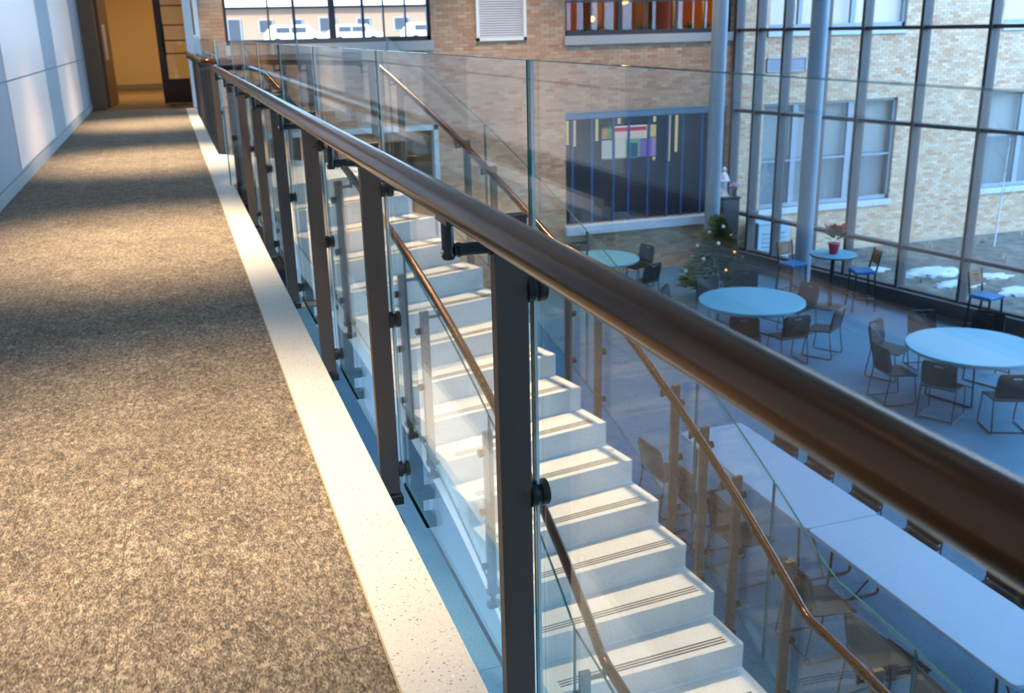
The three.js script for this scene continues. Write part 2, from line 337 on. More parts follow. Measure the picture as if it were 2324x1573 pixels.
// ================================================================ GUARDRAILS
function bracketGeo(z) {               // arm, upright and saddle under the handrail
  return merge([
    rod(V(P_X0 + 0.001, 0.797, z), V(HR_X + 0.008, 0.797, z), 0.0098, 16),
    rod(V(P_X0 - 0.006, 0.797, z), V(P_X0, 0.797, z), 0.0125, 16),
    rod(V(HR_X + 0.014, 0.797, z), V(HR_X + 0.018, 0.797, z), 0.0112, 16),
    lathe([[0, 0.783], [0.0085, 0.784], [0.0103, 0.788], [0.0103, 0.791], [0.0094, 0.794], [0.0094, 0.846], [0, 0.846]], 18).translate(HR_X, 0, z),
    rbox(HR_X - 0.0095, HR_X + 0.0095, 0.8385, 0.8475, z - 0.032, z + 0.032, 0.0015),
  ]);
}
const clampGeo = lathe([[0, 0], [0.020, 0], [0.022, 0.0015], [0.022, 0.0105], [0.0205, 0.012], [0.0165, 0.012], [0.0165, 0.018], [0.0205, 0.018], [0.022, 0.0195], [0.022, 0.030], [0.0205, 0.0315], [0, 0.0315]], 28).rotateZ(-Math.PI / 2);
function straightGuard(t, zs, handPts, matGlass = M.glass) {
  const postG = rbox(P_X0, P_X1, -0.118, 0.84, -P_T / 2, P_T / 2, 0.0022, 2);
  const footG = merge([box(P_X0 + 0.004, P_X0 + 0.034, -0.27, -0.112, -0.006, 0.006), rbox(P_X0 - 0.024, P_X1 + 0.006, -0.150, -0.124, -0.024, 0.024, 0.002), rbox(P_X0 - 0.024, P_X1 + 0.004, -0.238, -0.206, -0.024, 0.024, 0.002)]);
  const brG = bracketGeo(0), screw = new THREE.SphereGeometry(0.0052, 12, 8).scale(0.6, 1, 1).translate(HR_X - 0.0095, 0.797, 0.002);
  const topCap = rbox(P_X0 - 0.001, P_X1 + 0.001, 0.838, 0.8425, -P_T / 2 - 0.001, P_T / 2 + 0.001, 0.001);
  zs.forEach((z) => {
    const p = part('post', postG, M.bronze, t); p.position.z = z;
    part('post_cap', topCap, M.bronze, p);
    part('foot_bracket', footG, M.black, p);
    for (const y of [0.727, 0.38, -0.052]) part('glass_clamp', clampGeo, M.black, p).position.set(P_X1 - 0.001, y, 0);
    const b = part('handrail_bracket', brG, M.black, t); b.position.z = z;
    part('bracket_screw', screw, M.steel, b);
  });
  for (let i = 0; i < zs.length - 1; i++) {
    const za = Math.max(zs[i], zs[i + 1]) - 0.004, zb = Math.min(zs[i], zs[i + 1]) + 0.004;
    const g = part('glass_panel', box(GL0, GL1, -0.095, G_TOP, zb, za), matGlass, t);
    for (const e of [box(GL0, GL1, G_TOP, G_TOP + 0.0012, zb, za), box(GL0, GL1, -0.0962, -0.095, zb, za), box(GL0, GL0 + 0.0035, -0.095, G_TOP, za, za + 0.0012), box(GL0, GL0 + 0.0035, -0.095, G_TOP, zb - 0.0012, zb)]) part('glass_edge', e, M.edge, g);
    for (const e of [box(GL0 + 0.0035, GL1, -0.095, G_TOP, za, za + 0.0012), box(GL0 + 0.0035, GL1, -0.095, G_TOP, zb - 0.0012, zb)]) part('edge_highlight', e, M.edgeHighlight, g);  // white strips paint the highlight beside the dark green edge
  }
  const h = part('handrail', pipe(handPts, HR_R, 40, 0.07), M.rail, t);
  return h;
}
{
  const zs = []; for (let k = -2; k <= 6; k++) zs.push(-(1.364 + 1.0895 * k));
  const t = thing('guardrail', 'glass guardrail with bronze posts and round handrail in the foreground', 'railing');
  const h = straightGuard(t, zs, [V(HR_X, HR_Y, 1.75), V(HR_X, HR_Y, -8.08), V(0.62, HR_Y, -8.08)]);
  part('splice_ring', new THREE.TorusGeometry(HR_R - 0.0004, 0.0009, 8, 40).translate(HR_X, HR_Y, -3.87), M.steel, h);
  const zs2 = []; for (let k = 0; k < 7; k++) zs2.push(-10.32 - 1.06 * k);
  const t2 = thing('guardrail', 'farther glass guardrail running on past the stair opening to the white pillar', 'railing');
  straightGuard(t2, zs2, [V(0.60, HR_Y, -10.36), V(HR_X, HR_Y, -10.36), V(HR_X, HR_Y, -16.9)]);
}

// ================================================================ THE STAIR
const railOut = { post: SR0 + 0.03, hand: SR0 - 0.068, g0: SR0 + 0.062, g1: SR0 + 0.072, side: 1 };
const railIn = { post: SR0 - SW - 0.045, hand: SR0 - SW + 0.05, g0: SR0 - SW - 0.09, g1: SR0 - SW - 0.080, side: -1 };
{
  const st = thing('staircase', 'curved white terrazzo staircase with dark grip strips descending from the walkway', 'staircase');
  const r0 = SR0 - SW, r1 = SR0, addStep = (kN, y) => {
    const s = part('step', wuv(sector(r0, r1, kN, kN - 1.02, y, y - SHR - 0.02, 3), 0.5, kN * 0.13, kN * 0.07), M.step, st);
    const dk = 0.0229 / 0.322;
    for (let i = 0; i < 3; i++) { const a = kN - (0.046 + 0.0225 * i) / 0.3; part('grip_strip', sector(r0 + 0.075, r1 - 0.075, a, a - 0.031, y + 0.0012, y - 0.003, 2), M.grip, s); }
  };
  for (let k = -3; k <= 11; k++) addStep(k, SY0 - k * SHR);
  part('landing', wuv(sector(r0, r1, 16, 11, SY0 - 12 * SHR, SY0 - 12 * SHR - 0.2, 6), 0.5), M.step, st);
  for (let j = 1; j <= 10; j++) addStep(16 + j, SY0 - (12 + j) * SHR);
  part('stringer', mergeVerticesSafe([sector(r0, r1, -4, 12, (k) => SY0 - k * SHR - SHR + 0.004, (k) => SY0 - k * SHR - SHR - 0.2, 32), sector(r0, r1, 12, 16, SY0 - 13 * SHR + 0.004, SY0 - 13 * SHR - 0.2, 8), sector(r0, r1, 16, 26, (k) => SY0 - (k - 4) * SHR - SHR + 0.004, (k) => Math.max(G - 0.05, SY0 - (k - 4) * SHR - SHR - 0.2), 20)]), M.white, st);
}
function mergeVerticesSafe(l) { return merge(l); }
function stairRail(t, R, joints, posts, kEnd) {
  const sgn = R.side;                  // +1: glass outside the posts on the right, -1: mirrored
  const postG = rbox(-0.026, 0.026, -0.16, 0.84, -P_T / 2, P_T / 2, 0.0022, 1);
  const footG = merge([rbox(-0.05, 0.03, -0.152, -0.126, -0.022, 0.022, 0.002), rbox(-0.05, 0.03, -0.24, -0.208, -0.022, 0.022, 0.002), box(-0.02, 0.012, -0.25, -0.14, -0.006, 0.006)]);
  const arm = Math.abs(R.hand - R.post) - 0.026;
  const brG = merge([rod(V(-0.026, 0.797, 0), V(-0.026 - arm + 0.008, 0.797, 0), 0.0098, 10), lathe([[0, 0.783], [0.01, 0.785], [0.0095, 0.795], [0.0095, 0.846], [0, 0.846]], 10).translate(-0.026 - arm, 0, 0), rbox(-0.036 - arm, -0.016 - arm, 0.838, 0.847, -0.03, 0.03, 0.001)]);
  for (const k of posts) {
    const p = part('post', postG, M.bronze, t), q = sPos(k, R.post, sLevel(k));
    p.position.copy(q); p.rotation.y = sAng(k) + (sgn > 0 ? 0 : Math.PI);
    part('foot_bracket', footG, M.black, p); part('handrail_bracket', brG, M.black, p);
    for (const y of [0.72, 0.37, 0.03]) part('glass_clamp', clampGeo, M.black, p).position.set(0.024, y, 0);
  }
  for (let i = 0; i < joints.length - 1; i++) {
    const a = joints[i] + 0.02, b = joints[i + 1] - 0.02;
    const top = (k) => sLevel(k) + 1.055, bot = (k) => sLevel(k) - 0.012;
    const n = Math.max(4, Math.ceil((b - a) * 2));
    const g = part('glass_panel', sector(R.g0, R.g1, a, b, top, bot, n), M.glass, t);
    for (const e of [sector(R.g0, R.g1, a, b, (k) => top(k) + 0.0015, top, n), sector(R.g0, R.g1, a, b, bot, (k) => bot(k) - 0.0015, n), sector(R.g0, R.g1, a - 0.005, a, top, bot, 1), sector(R.g0, R.g1, b, b + 0.005, top, bot, 1)]) part('glass_edge', e, M.edgeGreen, g);
  }
  const hp = []; for (let k = joints[0] + 0.2; k <= kEnd; k += 0.25) hp.push(sPos(k, R.hand, sLevel(k) + HR_Y));
  part('handrail', pipe(hp, HR_R, 20, 0.1), M.rail, t);
}
M.edgeGreen = phy({ color: rgb(0.02, 0.10, 0.10), roughness: 0.1, specularIntensity: 1.2 });
{
  const a = thing('stair_railing', 'outer glass railing of the curved stair, on the side toward the white tables', 'railing');
  stairRail(a, railOut, [-11.7, -8, -4, -0.03, 3.93, 7.86, 10.3, 14, 17.9, 21.9, 26], [-11.2, -8.6, -7.4, -4.6, -3.4, -0.63, 0.44, 3.38, 4.53, 7.33, 8.32, 9.4, 11.04, 13.4, 14.6, 17.3, 18.4, 21.3, 22.4, 25.5], 26);
  const b = thing('stair_railing', 'inner glass railing of the curved stair, between the steps and the walkway', 'railing');
  stairRail(b, railIn, [-5.3, -4, -0.05, 3.9, 7.96, 11.95, 16, 20, 24, 26], [-4.8, -3.5, -0.62, 0.31, 3.39, 4.46, 7.5, 8.5, 12.02, 15.5, 16.6, 19.5, 20.6, 23.5, 25.5], 26);
}

// ================================================================ END OF THE CORRIDOR
{
  const w = struct('wall_end', 'tan painted wall lit amber at the end of the corridor', 'wall');
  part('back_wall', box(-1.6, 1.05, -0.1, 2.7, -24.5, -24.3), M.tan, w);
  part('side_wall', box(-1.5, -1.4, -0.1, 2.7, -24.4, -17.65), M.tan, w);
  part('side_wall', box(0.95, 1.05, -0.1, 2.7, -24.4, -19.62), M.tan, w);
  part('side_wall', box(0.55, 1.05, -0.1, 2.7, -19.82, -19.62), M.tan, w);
  part('side_wall', box(0.55, 0.62, -0.42, 4.85, -19.62, -17.2), M.white, w);
  part('soffit', box(-1.5, 1.05, 2.6, 2.7, -24.4, -17.65), M.ceiling, w);
  part('jamb', rbox(-1.20, -0.95, 0, 2.6, -17.95, -17.64, 0.004), M.frameBrown, w);
  part('header', box(-1.20, 0.56, 2.2, 2.98, -18.4, -17.65), M.wallBlue, w);
  const bb = struct('baseboard_end', 'dark baseboard under the tan end wall', 'baseboard');
  part('baseboard', box(-1.4, 0.95, 0, 0.1, -24.3, -24.28), M.joint, bb);
  const col = struct('trim_2', 'white painted pillar where the farther guardrail ends', 'pillar');
  part('pillar', rbox(0.385, 0.51, -0.42, 2.98, -17.25, -17.0, 0.004), M.white, col);
  const bx = thing('wall_box', 'small white box on the white pillar above the guardrail end', 'wall box', [0.555, 1.035, -17.06]);
  part('cover', rbox(-0.045, 0.045, -0.085, 0.085, -0.03, 0.03, 0.006, 2), M.white, bx);
  // closed leaf
  const d = struct('door_1', 'dark red brown door leaf with a barred glass light, standing shut', 'door');
  const z0 = -18.33, z1 = -18.285;
  part('stile', rbox(-0.05, 0.068, 0.012, 2.15, z0, z1, 0.003), M.doorWood, d);
  part('stile', rbox(0.43, 0.54, 0.012, 2.15, z0, z1, 0.003), M.doorWood, d);
  part('bottom_rail', rbox(0.066, 0.432, 0.012, 0.415, z0, z1, 0.003), M.doorWood, d);
  part('top_rail', rbox(0.066, 0.432, 2.02, 2.15, z0, z1, 0.003), M.doorWood, d);
  for (const y of [0.828, 1.04, 1.29, 1.6]) part('muntin', box(0.066, 0.432, y - 0.011, y + 0.011, z0 + 0.01, z1 - 0.01), M.doorWood, d);
  part('door_glass', box(0.066, 0.432, 0.415, 2.02, -18.311, -18.305), M.pane, d);
  const pl = part('lock_plate', rbox(0.035, 0.075, 0.78, 1.32, z1, z1 + 0.02, 0.004), M.black, d);
  part('pull_handle', rod(V(0.055, 0.85, z1 + 0.05), V(0.055, 1.25, z1 + 0.05), 0.013, 10), M.black, pl);
  part('foot_stop', rbox(0.24, 0.28, 0.0, 0.03, z1 - 0.01, z1 + 0.05, 0.005), M.black, d);
  const e = struct('door_2', 'brown door leaf folded open on the left with a white notice', 'door');
  part('leaf', rbox(-0.028, 0.028, 0.01, 2.15, -1.0, 0, 0.004), M.frameBrown, e);
  part('notice', box(0.028, 0.031, 0.76, 1.32, -0.52, -0.2), M.white, e);
  e.position.set(-0.93, 0, -18.0); e.rotation.y = -0.09;
  const l = thing('corridor_light', 'warm ceiling light hidden above the corridor beyond the doors', 'ceiling light', [-0.3, 2.598, -21]);
  part('diffuser', rbox(-0.3, 0.3, -0.03, 0, -0.3, 0.3, 0.004), M.lamp, l);
  const a = new THREE.RectAreaLight(rgb(1, 0.70, 0.34), 60, 0.6, 0.6); a.position.set(-0.3, 2.55, -21); a.lookAt(-0.3, 0, -21); scene.add(a);
}

// ================================================================ BRICK WALL WITH ITS OPENINGS
const OPEN = { // x0, x1, y0, y1
  u1: [1.14, 5.03, 0.92, 3.1], u2: [7.85, 11.72, 0.93, 3.1], u3: [12.66, 16.32, 0.96, 3.1], u4: [19.15, 22.8, 0.96, 3.1],
  d1: [1.14, 5.08, G, -0.70], k: [7.85, 11.7, -3.0, -0.62], e1: [12.65, 16.3, -3.03, -0.64], e2: [18.9, 22.55, -3.0, -0.6],
};
{
  const w = struct('wall_back', 'tan brick wall closing the atrium and running on outside past the glass', 'wall');
  const shp = new THREE.Shape([V2(0.5, G - 0.3), V2(30, G - 0.3), V2(30, 5.6), V2(0.5, 5.6)]);
  for (const [x0, x1, y0, y1] of Object.values(OPEN)) shp.holes.push(new THREE.Path([V2(x0, y0), V2(x0, y1), V2(x1, y1), V2(x1, y0)]));
  part('mortar', wuv(new THREE.ExtrudeGeometry(shp, { depth: 0.3, bevelEnabled: false }).translate(0, 0, ZB - 0.308)), M.mortar, w);
  const H = 0.0677, L = 0.203, J = 0.0095, list = [];
  seed = 77;
  for (let r = 0, y = G + 0.004; y < 3.6; r++, y += H) {
    let iv = [[0.5, 26]];
    for (const [x0, x1, y0, y1] of Object.values(OPEN)) if (y + H - J > y0 + 0.003 && y < y1 - 0.003) iv = iv.flatMap(([a, b]) => x1 <= a || x0 >= b ? [[a, b]] : [[a, x0], [x1, b]].filter(([p, q]) => q - p > 0.02));
    for (const [a, b] of iv) for (let n = Math.floor((a - (r % 2) * L / 2) / L); ; n++) {
      const s = Math.max(a, n * L + (r % 2) * L / 2), e = Math.min(b, (n + 1) * L + (r % 2) * L / 2 - J);
      if (s >= b) break;
      if (e - s > 0.015) list.push([s, e, y, y + H - J, rnd(), rnd(), rnd()]);
    }
  }
  const bc = (t, u) => { const A = [0.48, 0.265, 0.148], B = [0.56, 0.37, 0.24], C = [0.42, 0.205, 0.108]; return t < 0.62 ? A.map((v, i) => v + (B[i] - v) * u) : t < 0.85 ? C.map((v, i) => v + (A[i] - v) * u) : B.map((v) => v * (0.8 + 0.3 * u)); };
  const vis = list.map((b, i) => [i, b]).filter(([, b]) => b[0] > 0.5 && b[1] < 8 && b[2] > -0.6 && b[3] < 1.72).sort((p, q) => Math.hypot(p[1][0], p[1][2] - 1.1) - Math.hypot(q[1][0], q[1][2] - 1.1)).slice(0, 300);
  const single = new Set(vis.map(([i]) => i));
  const unit = new THREE.BoxGeometry(1, 1, 1), mats = [];
  for (let i = 0; i < 10; i++) { const c = bc(i / 10, (i * 0.37) % 1); mats.push(std({ color: rgb(...c), roughness: 0.85, bumpMap: fineBump, bumpScale: 0.002 })); }
  const place = (o, [s, e, y0, y1, , , d]) => { o.position.set((s + e) / 2, (y0 + y1) / 2, ZB - 0.03 + 0.002 * d); o.scale.set(e - s, y1 - y0, 0.06); };
  for (const [, b] of vis) place(part('brick', unit, mats[Math.floor(b[4] * 10)], w), b);
  const rest = list.filter((_, i) => !single.has(i)), im = new THREE.InstancedMesh(unit, M.brick, rest.length), o = new THREE.Object3D(), c = new THREE.Color();
  rest.forEach((b, i) => { place(o, b); o.updateMatrix(); im.setMatrixAt(i, o.matrix); im.setColorAt(i, c.setRGB(...bc(b[4], b[5]))); });
  im.name = 'bricks'; im.userData.kind = 'stuff'; im.castShadow = im.receiveShadow = true; w.add(im);
  for (const [k, d] of [['u1', 0.18], ['u2', 0.18], ['u3', 0.16], ['u4', 0.16], ['e1', 0.14], ['e2', 0.14]]) { const [x0, x1, y0] = OPEN[k]; part('stone_sill', rbox(x0 - 0.03, x1 + 0.03, y0 - d, y0, ZB - 0.25, ZB + 0.06, 0.006), M.sill, w); }
}
function V2(x, y) { return new THREE.Vector2(x, y); }
function windowUnit(name, label, key, cols, rows, mat, back) {
  const [x0, x1, y0, y1] = OPEN[key], w = struct(name, label, 'window'), f = 0.06, z = ZB - 0.12;
  part('frame', [box(x0, x1, y0, y0 + f + 0.03, z - 0.04, z + 0.05), box(x0, x1, y1 - f, y1, z - 0.04, z + 0.05), box(x0, x0 + f, y0, y1, z - 0.04, z + 0.05), box(x1 - f, x1, y0, y1, z - 0.04, z + 0.05)], mat, w);
  for (const [c, t] of cols) part('mullion', box(c - t / 2, c + t / 2, y0 + f, y1 - f, z - 0.035, z + 0.04), mat, w);
  for (const r of rows) part('transom', box(x0 + f, x1 - f, r - 0.02, r + 0.02, z - 0.03, z + 0.035), mat, w);
  const xs = [x0 + f, ...cols.map((c) => c[0]), x1 - f], ys = [y0 + f, ...rows, y1 - f];
  for (let i = 0; i < xs.length - 1; i++) for (let j = 0; j < ys.length - 1; j++) part('pane', box(xs[i] + 0.01, xs[i + 1] - 0.01, ys[j] + 0.01, ys[j + 1] - 0.01, z - 0.004, z + 0.002), M.pane, w);
  if (back) back(w, x0, x1, y0, y1);
  return w;
}
windowUnit('window_1', 'dark framed upper window showing the sunlit buildings outside', 'u1', [[1.95, 0.03], [2.42, 0.05], [3.13, 0.12], [3.72, 0.05], [4.12, 0.03], [4.55, 0.03]], [1.57, 2.3], M.winFrame);
windowUnit('window_2', 'dark framed upper window with an amber lit room and potted plants', 'u2', [[8.45, 0.03], [9.12, 0.10], [9.75, 0.03], [10.42, 0.07], [11.1, 0.03]], [1.60, 2.3], M.winFrame, (w, x0, x1, y0, y1) => {
  part('room_back', box(x0 - 0.4, x1 + 0.4, y0 - 1, y1 + 0.2, -24.1, -24.0), M.orangeWall, w);
  part('room_side', box(x0 - 0.5, x0 - 0.4, y0 - 1, y1 + 0.2, -24, ZB - 0.31), M.tan, w);
  part('room_side', box(x1 + 0.4, x1 + 0.5, y0 - 1, y1 + 0.2, -24, ZB - 0.31), M.orangeWall, w);
  part('room_floor', box(x0 - 0.5, x1 + 0.5, y0 - 1.1, y0 - 1, -24, ZB - 0.31), M.dark, w);
  part('room_ceiling', box(x0 - 0.5, x1 + 0.5, y1 + 0.2, y1 + 0.3, -24, ZB - 0.31), M.ceiling, w);
  for (const [x, m] of [[8.3, M.sill], [8.9, M.frameBrown], [10.15, M.frameBrown], [11.3, M.frameBrown]]) part('room_pier', box(x - 0.12, x + 0.12, y0 - 1, y1 + 0.2, -23.3, -23.1), m, w);
});
windowUnit('window_3', 'grey blue framed outside window with a peach backing painted as reflected sunlight above the courtyard', 'u3', [[13.5, 0.1], [14.9, 0.12]], [2.2], M.extFrame, (w, x0, x1, y0, y1) => part('backsheet', box(x0, x1, y0, y1, ZB - 0.305, ZB - 0.28), M.reflectPeach, w));  // peach sheet paints the sunlit reflection in the glass
windowUnit('window_4', 'outside window at the upper right corner with a peach backing painted as reflected sunlight', 'u4', [[20.4, 0.1], [21.6, 0.1]], [2.2], M.extFrame, (w, x0, x1, y0, y1) => part('backsheet', box(x0, x1, y0, y1, ZB - 0.305, ZB - 0.28), M.reflectPeach, w));  // same painted sunlight reflection behind these panes
windowUnit('window_5', 'wide grey framed ground floor window outside behind the slender column', 'e1', [[13.55, 0.14], [15.05, 0.14]], [-1.95], M.extFrame, (w, x0, x1, y0, y1) => { part('upper_blind', box(x0, x1, -1.9, y1, ZB - 0.305, ZB - 0.28), M.backsheet, w); part('lower_blind', box(x0, x1, y0, -1.9, ZB - 0.305, ZB - 0.28), M.blindDark, w); });
windowUnit('window_6', 'grey framed ground floor window outside at the right edge', 'e2', [[20.2, 0.14], [21.4, 0.14]], [-1.7], M.extFrame, (w, x0, x1, y0, y1) => { part('upper_blind', box(x0, x1, -1.7, y1, ZB - 0.305, ZB - 0.28), M.backsheet, w); part('lower_blind', box(x0, x1, y0, -1.7, ZB - 0.305, ZB - 0.28), M.blindDark, w); });
// plants on the sill of window_2 and the lamps in that room
{
  const spots = [8.45, 8.72, 9.0, 9.4, 9.75, 10.05, 10.62, 10.95, 11.3], words = ['first', 'second', 'third', 'fourth', 'fifth', 'sixth', 'seventh', 'eighth', 'ninth'];
  seed = 91;
  spots.forEach((x, i) => {
    const t = thing('potted_plant', `small green plant in a dark pot, ${words[i]} from the left on the amber window sill`, 'plant', [x, 0.925, ZB - 0.42], rnd() * 6, 'plants on the amber window sill');
    part('pot', lathe([[0, 0], [0.05, 0], [0.065, 0.1], [0.055, 0.1], [0, 0.09]], 14), M.dark, t);
    const g = []; for (let j = 0; j < 22; j++) { const a = rnd() * 6.28, u = 0.5 + rnd(); g.push(new THREE.ConeGeometry(0.022, 0.16 * u, 4).scale(1, 1, 0.3).translate(0, 0.08 * u, 0).rotateZ(0.3 + rnd() * 0.9).rotateY(a).translate(0, 0.09, 0)); }
    part('leaves', g, M.leaf, t);
  });
  const sill = thing('window_ledge', 'narrow inner ledge carrying the plants at the amber window', 'ledge', [9.78, 0.9, ZB - 0.42]);
  part('ledge_board', rbox(-1.95, 1.95, -0.03, 0.02, -0.12, 0.11, 0.005), M.dark, sill);
  for (const [i, x, y, z, r] of [[0, 10.05, 1.72, -21.4, 0.15], [1, 9.35, 1.27, -21.6, 0.06]]) {
    const t = thing('globe_lamp', i ? 'small golden lamp low in the amber window' : 'large golden globe lamp in the amber window', 'lamp', [x, y, z]);
    part('globe', new THREE.SphereGeometry(r, 20, 14), glow(1, 0.55, 0.08, i ? 5 : 6), t);
    part('cord', rod(V(0, r, 0), V(0, 3.3 - y, 0), 0.006, 6), M.black, t);
    const p = new THREE.PointLight(rgb(1, 0.55, 0.18), i ? 2 : 7, 8, 2); p.position.set(x, y, z); p.castShadow = true; scene.add(p);
  }
}
{ // white framed grey panel on the brick
  const t = thing('wall_grille', 'white framed grey louvred panel on the tan brick wall', 'grille', [6.47, 0.88, ZB + 0.02]);
  part('frame', [box(-0.525, 0.525, 0, 0.06, -0.02, 0.03), box(-0.525, 0.525, 2.34, 2.4, -0.02, 0.03), box(-0.525, -0.465, 0, 2.4, -0.02, 0.03), box(0.465, 0.525, 0, 2.4, -0.02, 0.03)], M.white, t);
  part('backing', box(-0.47, 0.47, 0.05, 2.35, -0.02, -0.005), std({ color: rgb(0.42, 0.42, 0.45), roughness: 0.6 }), t);
  const lm = std({ color: rgb(0.55, 0.55, 0.58), roughness: 0.5 });
  for (let y = 0.08; y < 2.33; y += 0.045) part('louvre', new THREE.BoxGeometry(0.93, 0.034, 0.006).rotateX(-0.6).translate(0, y, 0.008), lm, t);
  const e = thing('vent_louvre', 'small grey louvre vent outside on the brick between two windows', 'vent', [13.16, 0.04, ZB + 0.01]);
  part('frame', [box(-0.51, 0.51, 0, 0.025, 0, 0.03), box(-0.51, 0.51, 0.285, 0.31, 0, 0.03), box(-0.51, -0.485, 0, 0.31, 0, 0.03), box(0.485, 0.51, 0, 0.31, 0, 0.03)], M.extFrame, e);
  for (let y = 0.045; y < 0.28; y += 0.04) part('louvre', new THREE.BoxGeometry(0.97, 0.034, 0.005).rotateX(-0.6).translate(0, y, 0.012), M.extFrame, e);
}
{ // ground floor doorway with a pale blue frame
  const [x0, x1, y0, y1] = OPEN.d1, d = struct('door_3', 'wide pale blue framed opening in the brick wall on the ground floor', 'doorway');
  part('frame', [box(x0, x1, y1 - 0.1, y1, ZB - 0.2, ZB + 0.03), box(x0, x0 + 0.1, y0, y1, ZB - 0.2, ZB + 0.03), box(x1 - 0.1, x1, y0, y1, ZB - 0.2, ZB + 0.03)], M.doorBlue, d);
  part('passage_wall', box(x0 - 1, x1 + 1, y0, y1 + 0.3, -23.2, -23.0), std({ color: rgb(0.30, 0.17, 0.09), roughness: 0.9 }), d);
  part('passage_side', box(x0 - 1.1, x0 - 1, y0, y1 + 0.3, -23, ZB - 0.31), M.tan, d);
  part('passage_side', box(x1 + 1, x1 + 1.1, y0, y1 + 0.3, -23, ZB - 0.31), M.tan, d);
  part('passage_ceiling', box(x0 - 1, x1 + 1, y1 + 0.2, y1 + 0.3, -23, ZB - 0.31), M.ceiling, d);
  part('passage_floor', box(x0 - 1, x1 + 1, y0 - 0.1, y0, -23, ZB - 0.31), M.floor, d);
}
{ // serving hatch of the kitchen
  const [x0, x1, y0, y1] = OPEN.k;
  const t = struct('window_7', 'kitchen serving hatch closed by a dark blue rolling grille over a pale counter', 'serving hatch'); t.position.z = ZB - 0.1;
  part('header_box', rbox(x0, x1, y1 - 0.14, y1, -0.12, 0.08, 0.01), std({ color: rgb(0.10, 0.18, 0.28), roughness: 0.5 }), t);
  const sl = []; for (let y = y0 + 0.03; y < y1 - 0.14; y += 0.042) sl.push(box(x0 + 0.02, x1 - 0.02, y, y + 0.019, -0.008, 0.008));
  part('slats', sl, M.grille, t).userData.kind = 'stuff';
  for (const x of [8.04, 8.49, 9.0, 9.36, 9.83, 10.31, 10.67, 11.15, 11.6]) part('upright', box(x - 0.022, x + 0.022, y0, y1 - 0.14, -0.014, 0.02), M.grilleBlue, t);
  const k = struct('wall_kitchen', 'dark walls of the kitchen behind the serving grille', 'wall');
  part('rear_wall', box(x0 - 1, x1 + 0.2, G, 0.3, -23.6, -23.5), M.kitchen, k);
  part('side_wall', box(x0 - 1.1, x0 - 1, G, 0.3, -23.5, ZB - 0.31), M.kitchen, k);
  part('side_wall', box(x1 + 0.2, x1 + 0.3, G, 0.3, -23.5, ZB - 0.31), M.kitchen, k);
  part('floor_slab', box(x0 - 1, x1 + 0.2, G - 0.1, G, -23.5, ZB - 0.31), M.kitchen, k);
  part('ceiling_slab', box(x0 - 1, x1 + 0.2, 0.2, 0.3, -23.5, ZB - 0.31), M.kitchen, k);
  part('counter_top', rbox(x0 - 0.05, x1 + 0.03, -3.2, -3.002, -0.2, 0.26, 0.012, 2), M.counter, t);
  // menu screen
  const cv = document.createElement('canvas'); cv.width = 256; cv.height = 150; const q = cv.getContext('2d');
  const R = (col, x, y, w, h) => { q.fillStyle = col; q.fillRect(x, y, w, h); };
  R('#59605f', 0, 0, 256, 150); R('#c8a860', 0, 10, 30, 48); R('#58c878', 32, 12, 14, 46); R('#f4f2f6', 52, 4, 172, 58); R('#d82038', 60, 12, 150, 14); R('#efe6a0', 228, 6, 28, 54);
  R('#cfe0ee', 0, 66, 60, 82); R('#e6f0f4', 62, 66, 62, 82); R('#78c8a0', 112, 66, 70, 82); R('#2a6aa0', 134, 84, 36, 60); R('#8a6ae0', 184, 66, 72, 82); R('#b59df4', 236, 66, 20, 82);
  const mt = new THREE.CanvasTexture(cv); mt.colorSpace = THREE.SRGBColorSpace;
  const ms = thing('menu_screen', 'colourful lit menu screen with red, white and purple blocks behind the grille', 'screen', [10.28, -1.92, -21.5]);
  part('casing', rbox(-0.74, 0.74, -0.02, 0.82, -0.06, -0.004, 0.01), M.black, ms);
  part('display', new THREE.PlaneGeometry(1.42, 0.78).translate(0, 0.4, 0.001), std({ color: rgb(0.02, 0.02, 0.02), emissive: rgb(1, 1, 1), emissiveMap: mt, emissiveIntensity: 0.95 }), ms);
  part('bracket_pole', rod(V(0, 0.8, -0.05), V(0, 2.1, -0.05), 0.02, 8), M.black, ms);
  const ra = new THREE.RectAreaLight(rgb(0.9, 0.85, 1), 0.8, 1.42, 0.78); ra.position.set(10.28, -1.52, -21.46); ra.lookAt(10.28, -1.52, -10); scene.add(ra);
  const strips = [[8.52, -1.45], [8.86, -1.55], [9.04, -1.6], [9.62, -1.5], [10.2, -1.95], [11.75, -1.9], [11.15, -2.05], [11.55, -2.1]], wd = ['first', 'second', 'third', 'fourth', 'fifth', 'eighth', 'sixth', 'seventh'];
  strips.forEach(([x, y], i) => { const s = thing('glow_streak', `thin vertical pale yellow glowing tube added for a light streak behind the grille, ${wd[i]} from the left`, 'glow streak', [x, y, -21.9], 0, 'added glow streaks behind the grille'); part('tube', rod(V(0, 0, 0), V(0, 0.19 - y, 0), 0.035, 8), glow(0.9, 0.85, 0.42, 1.0), s); });  // added glowing tubes drawn for pale yellow light streaks, no lamps known here
}
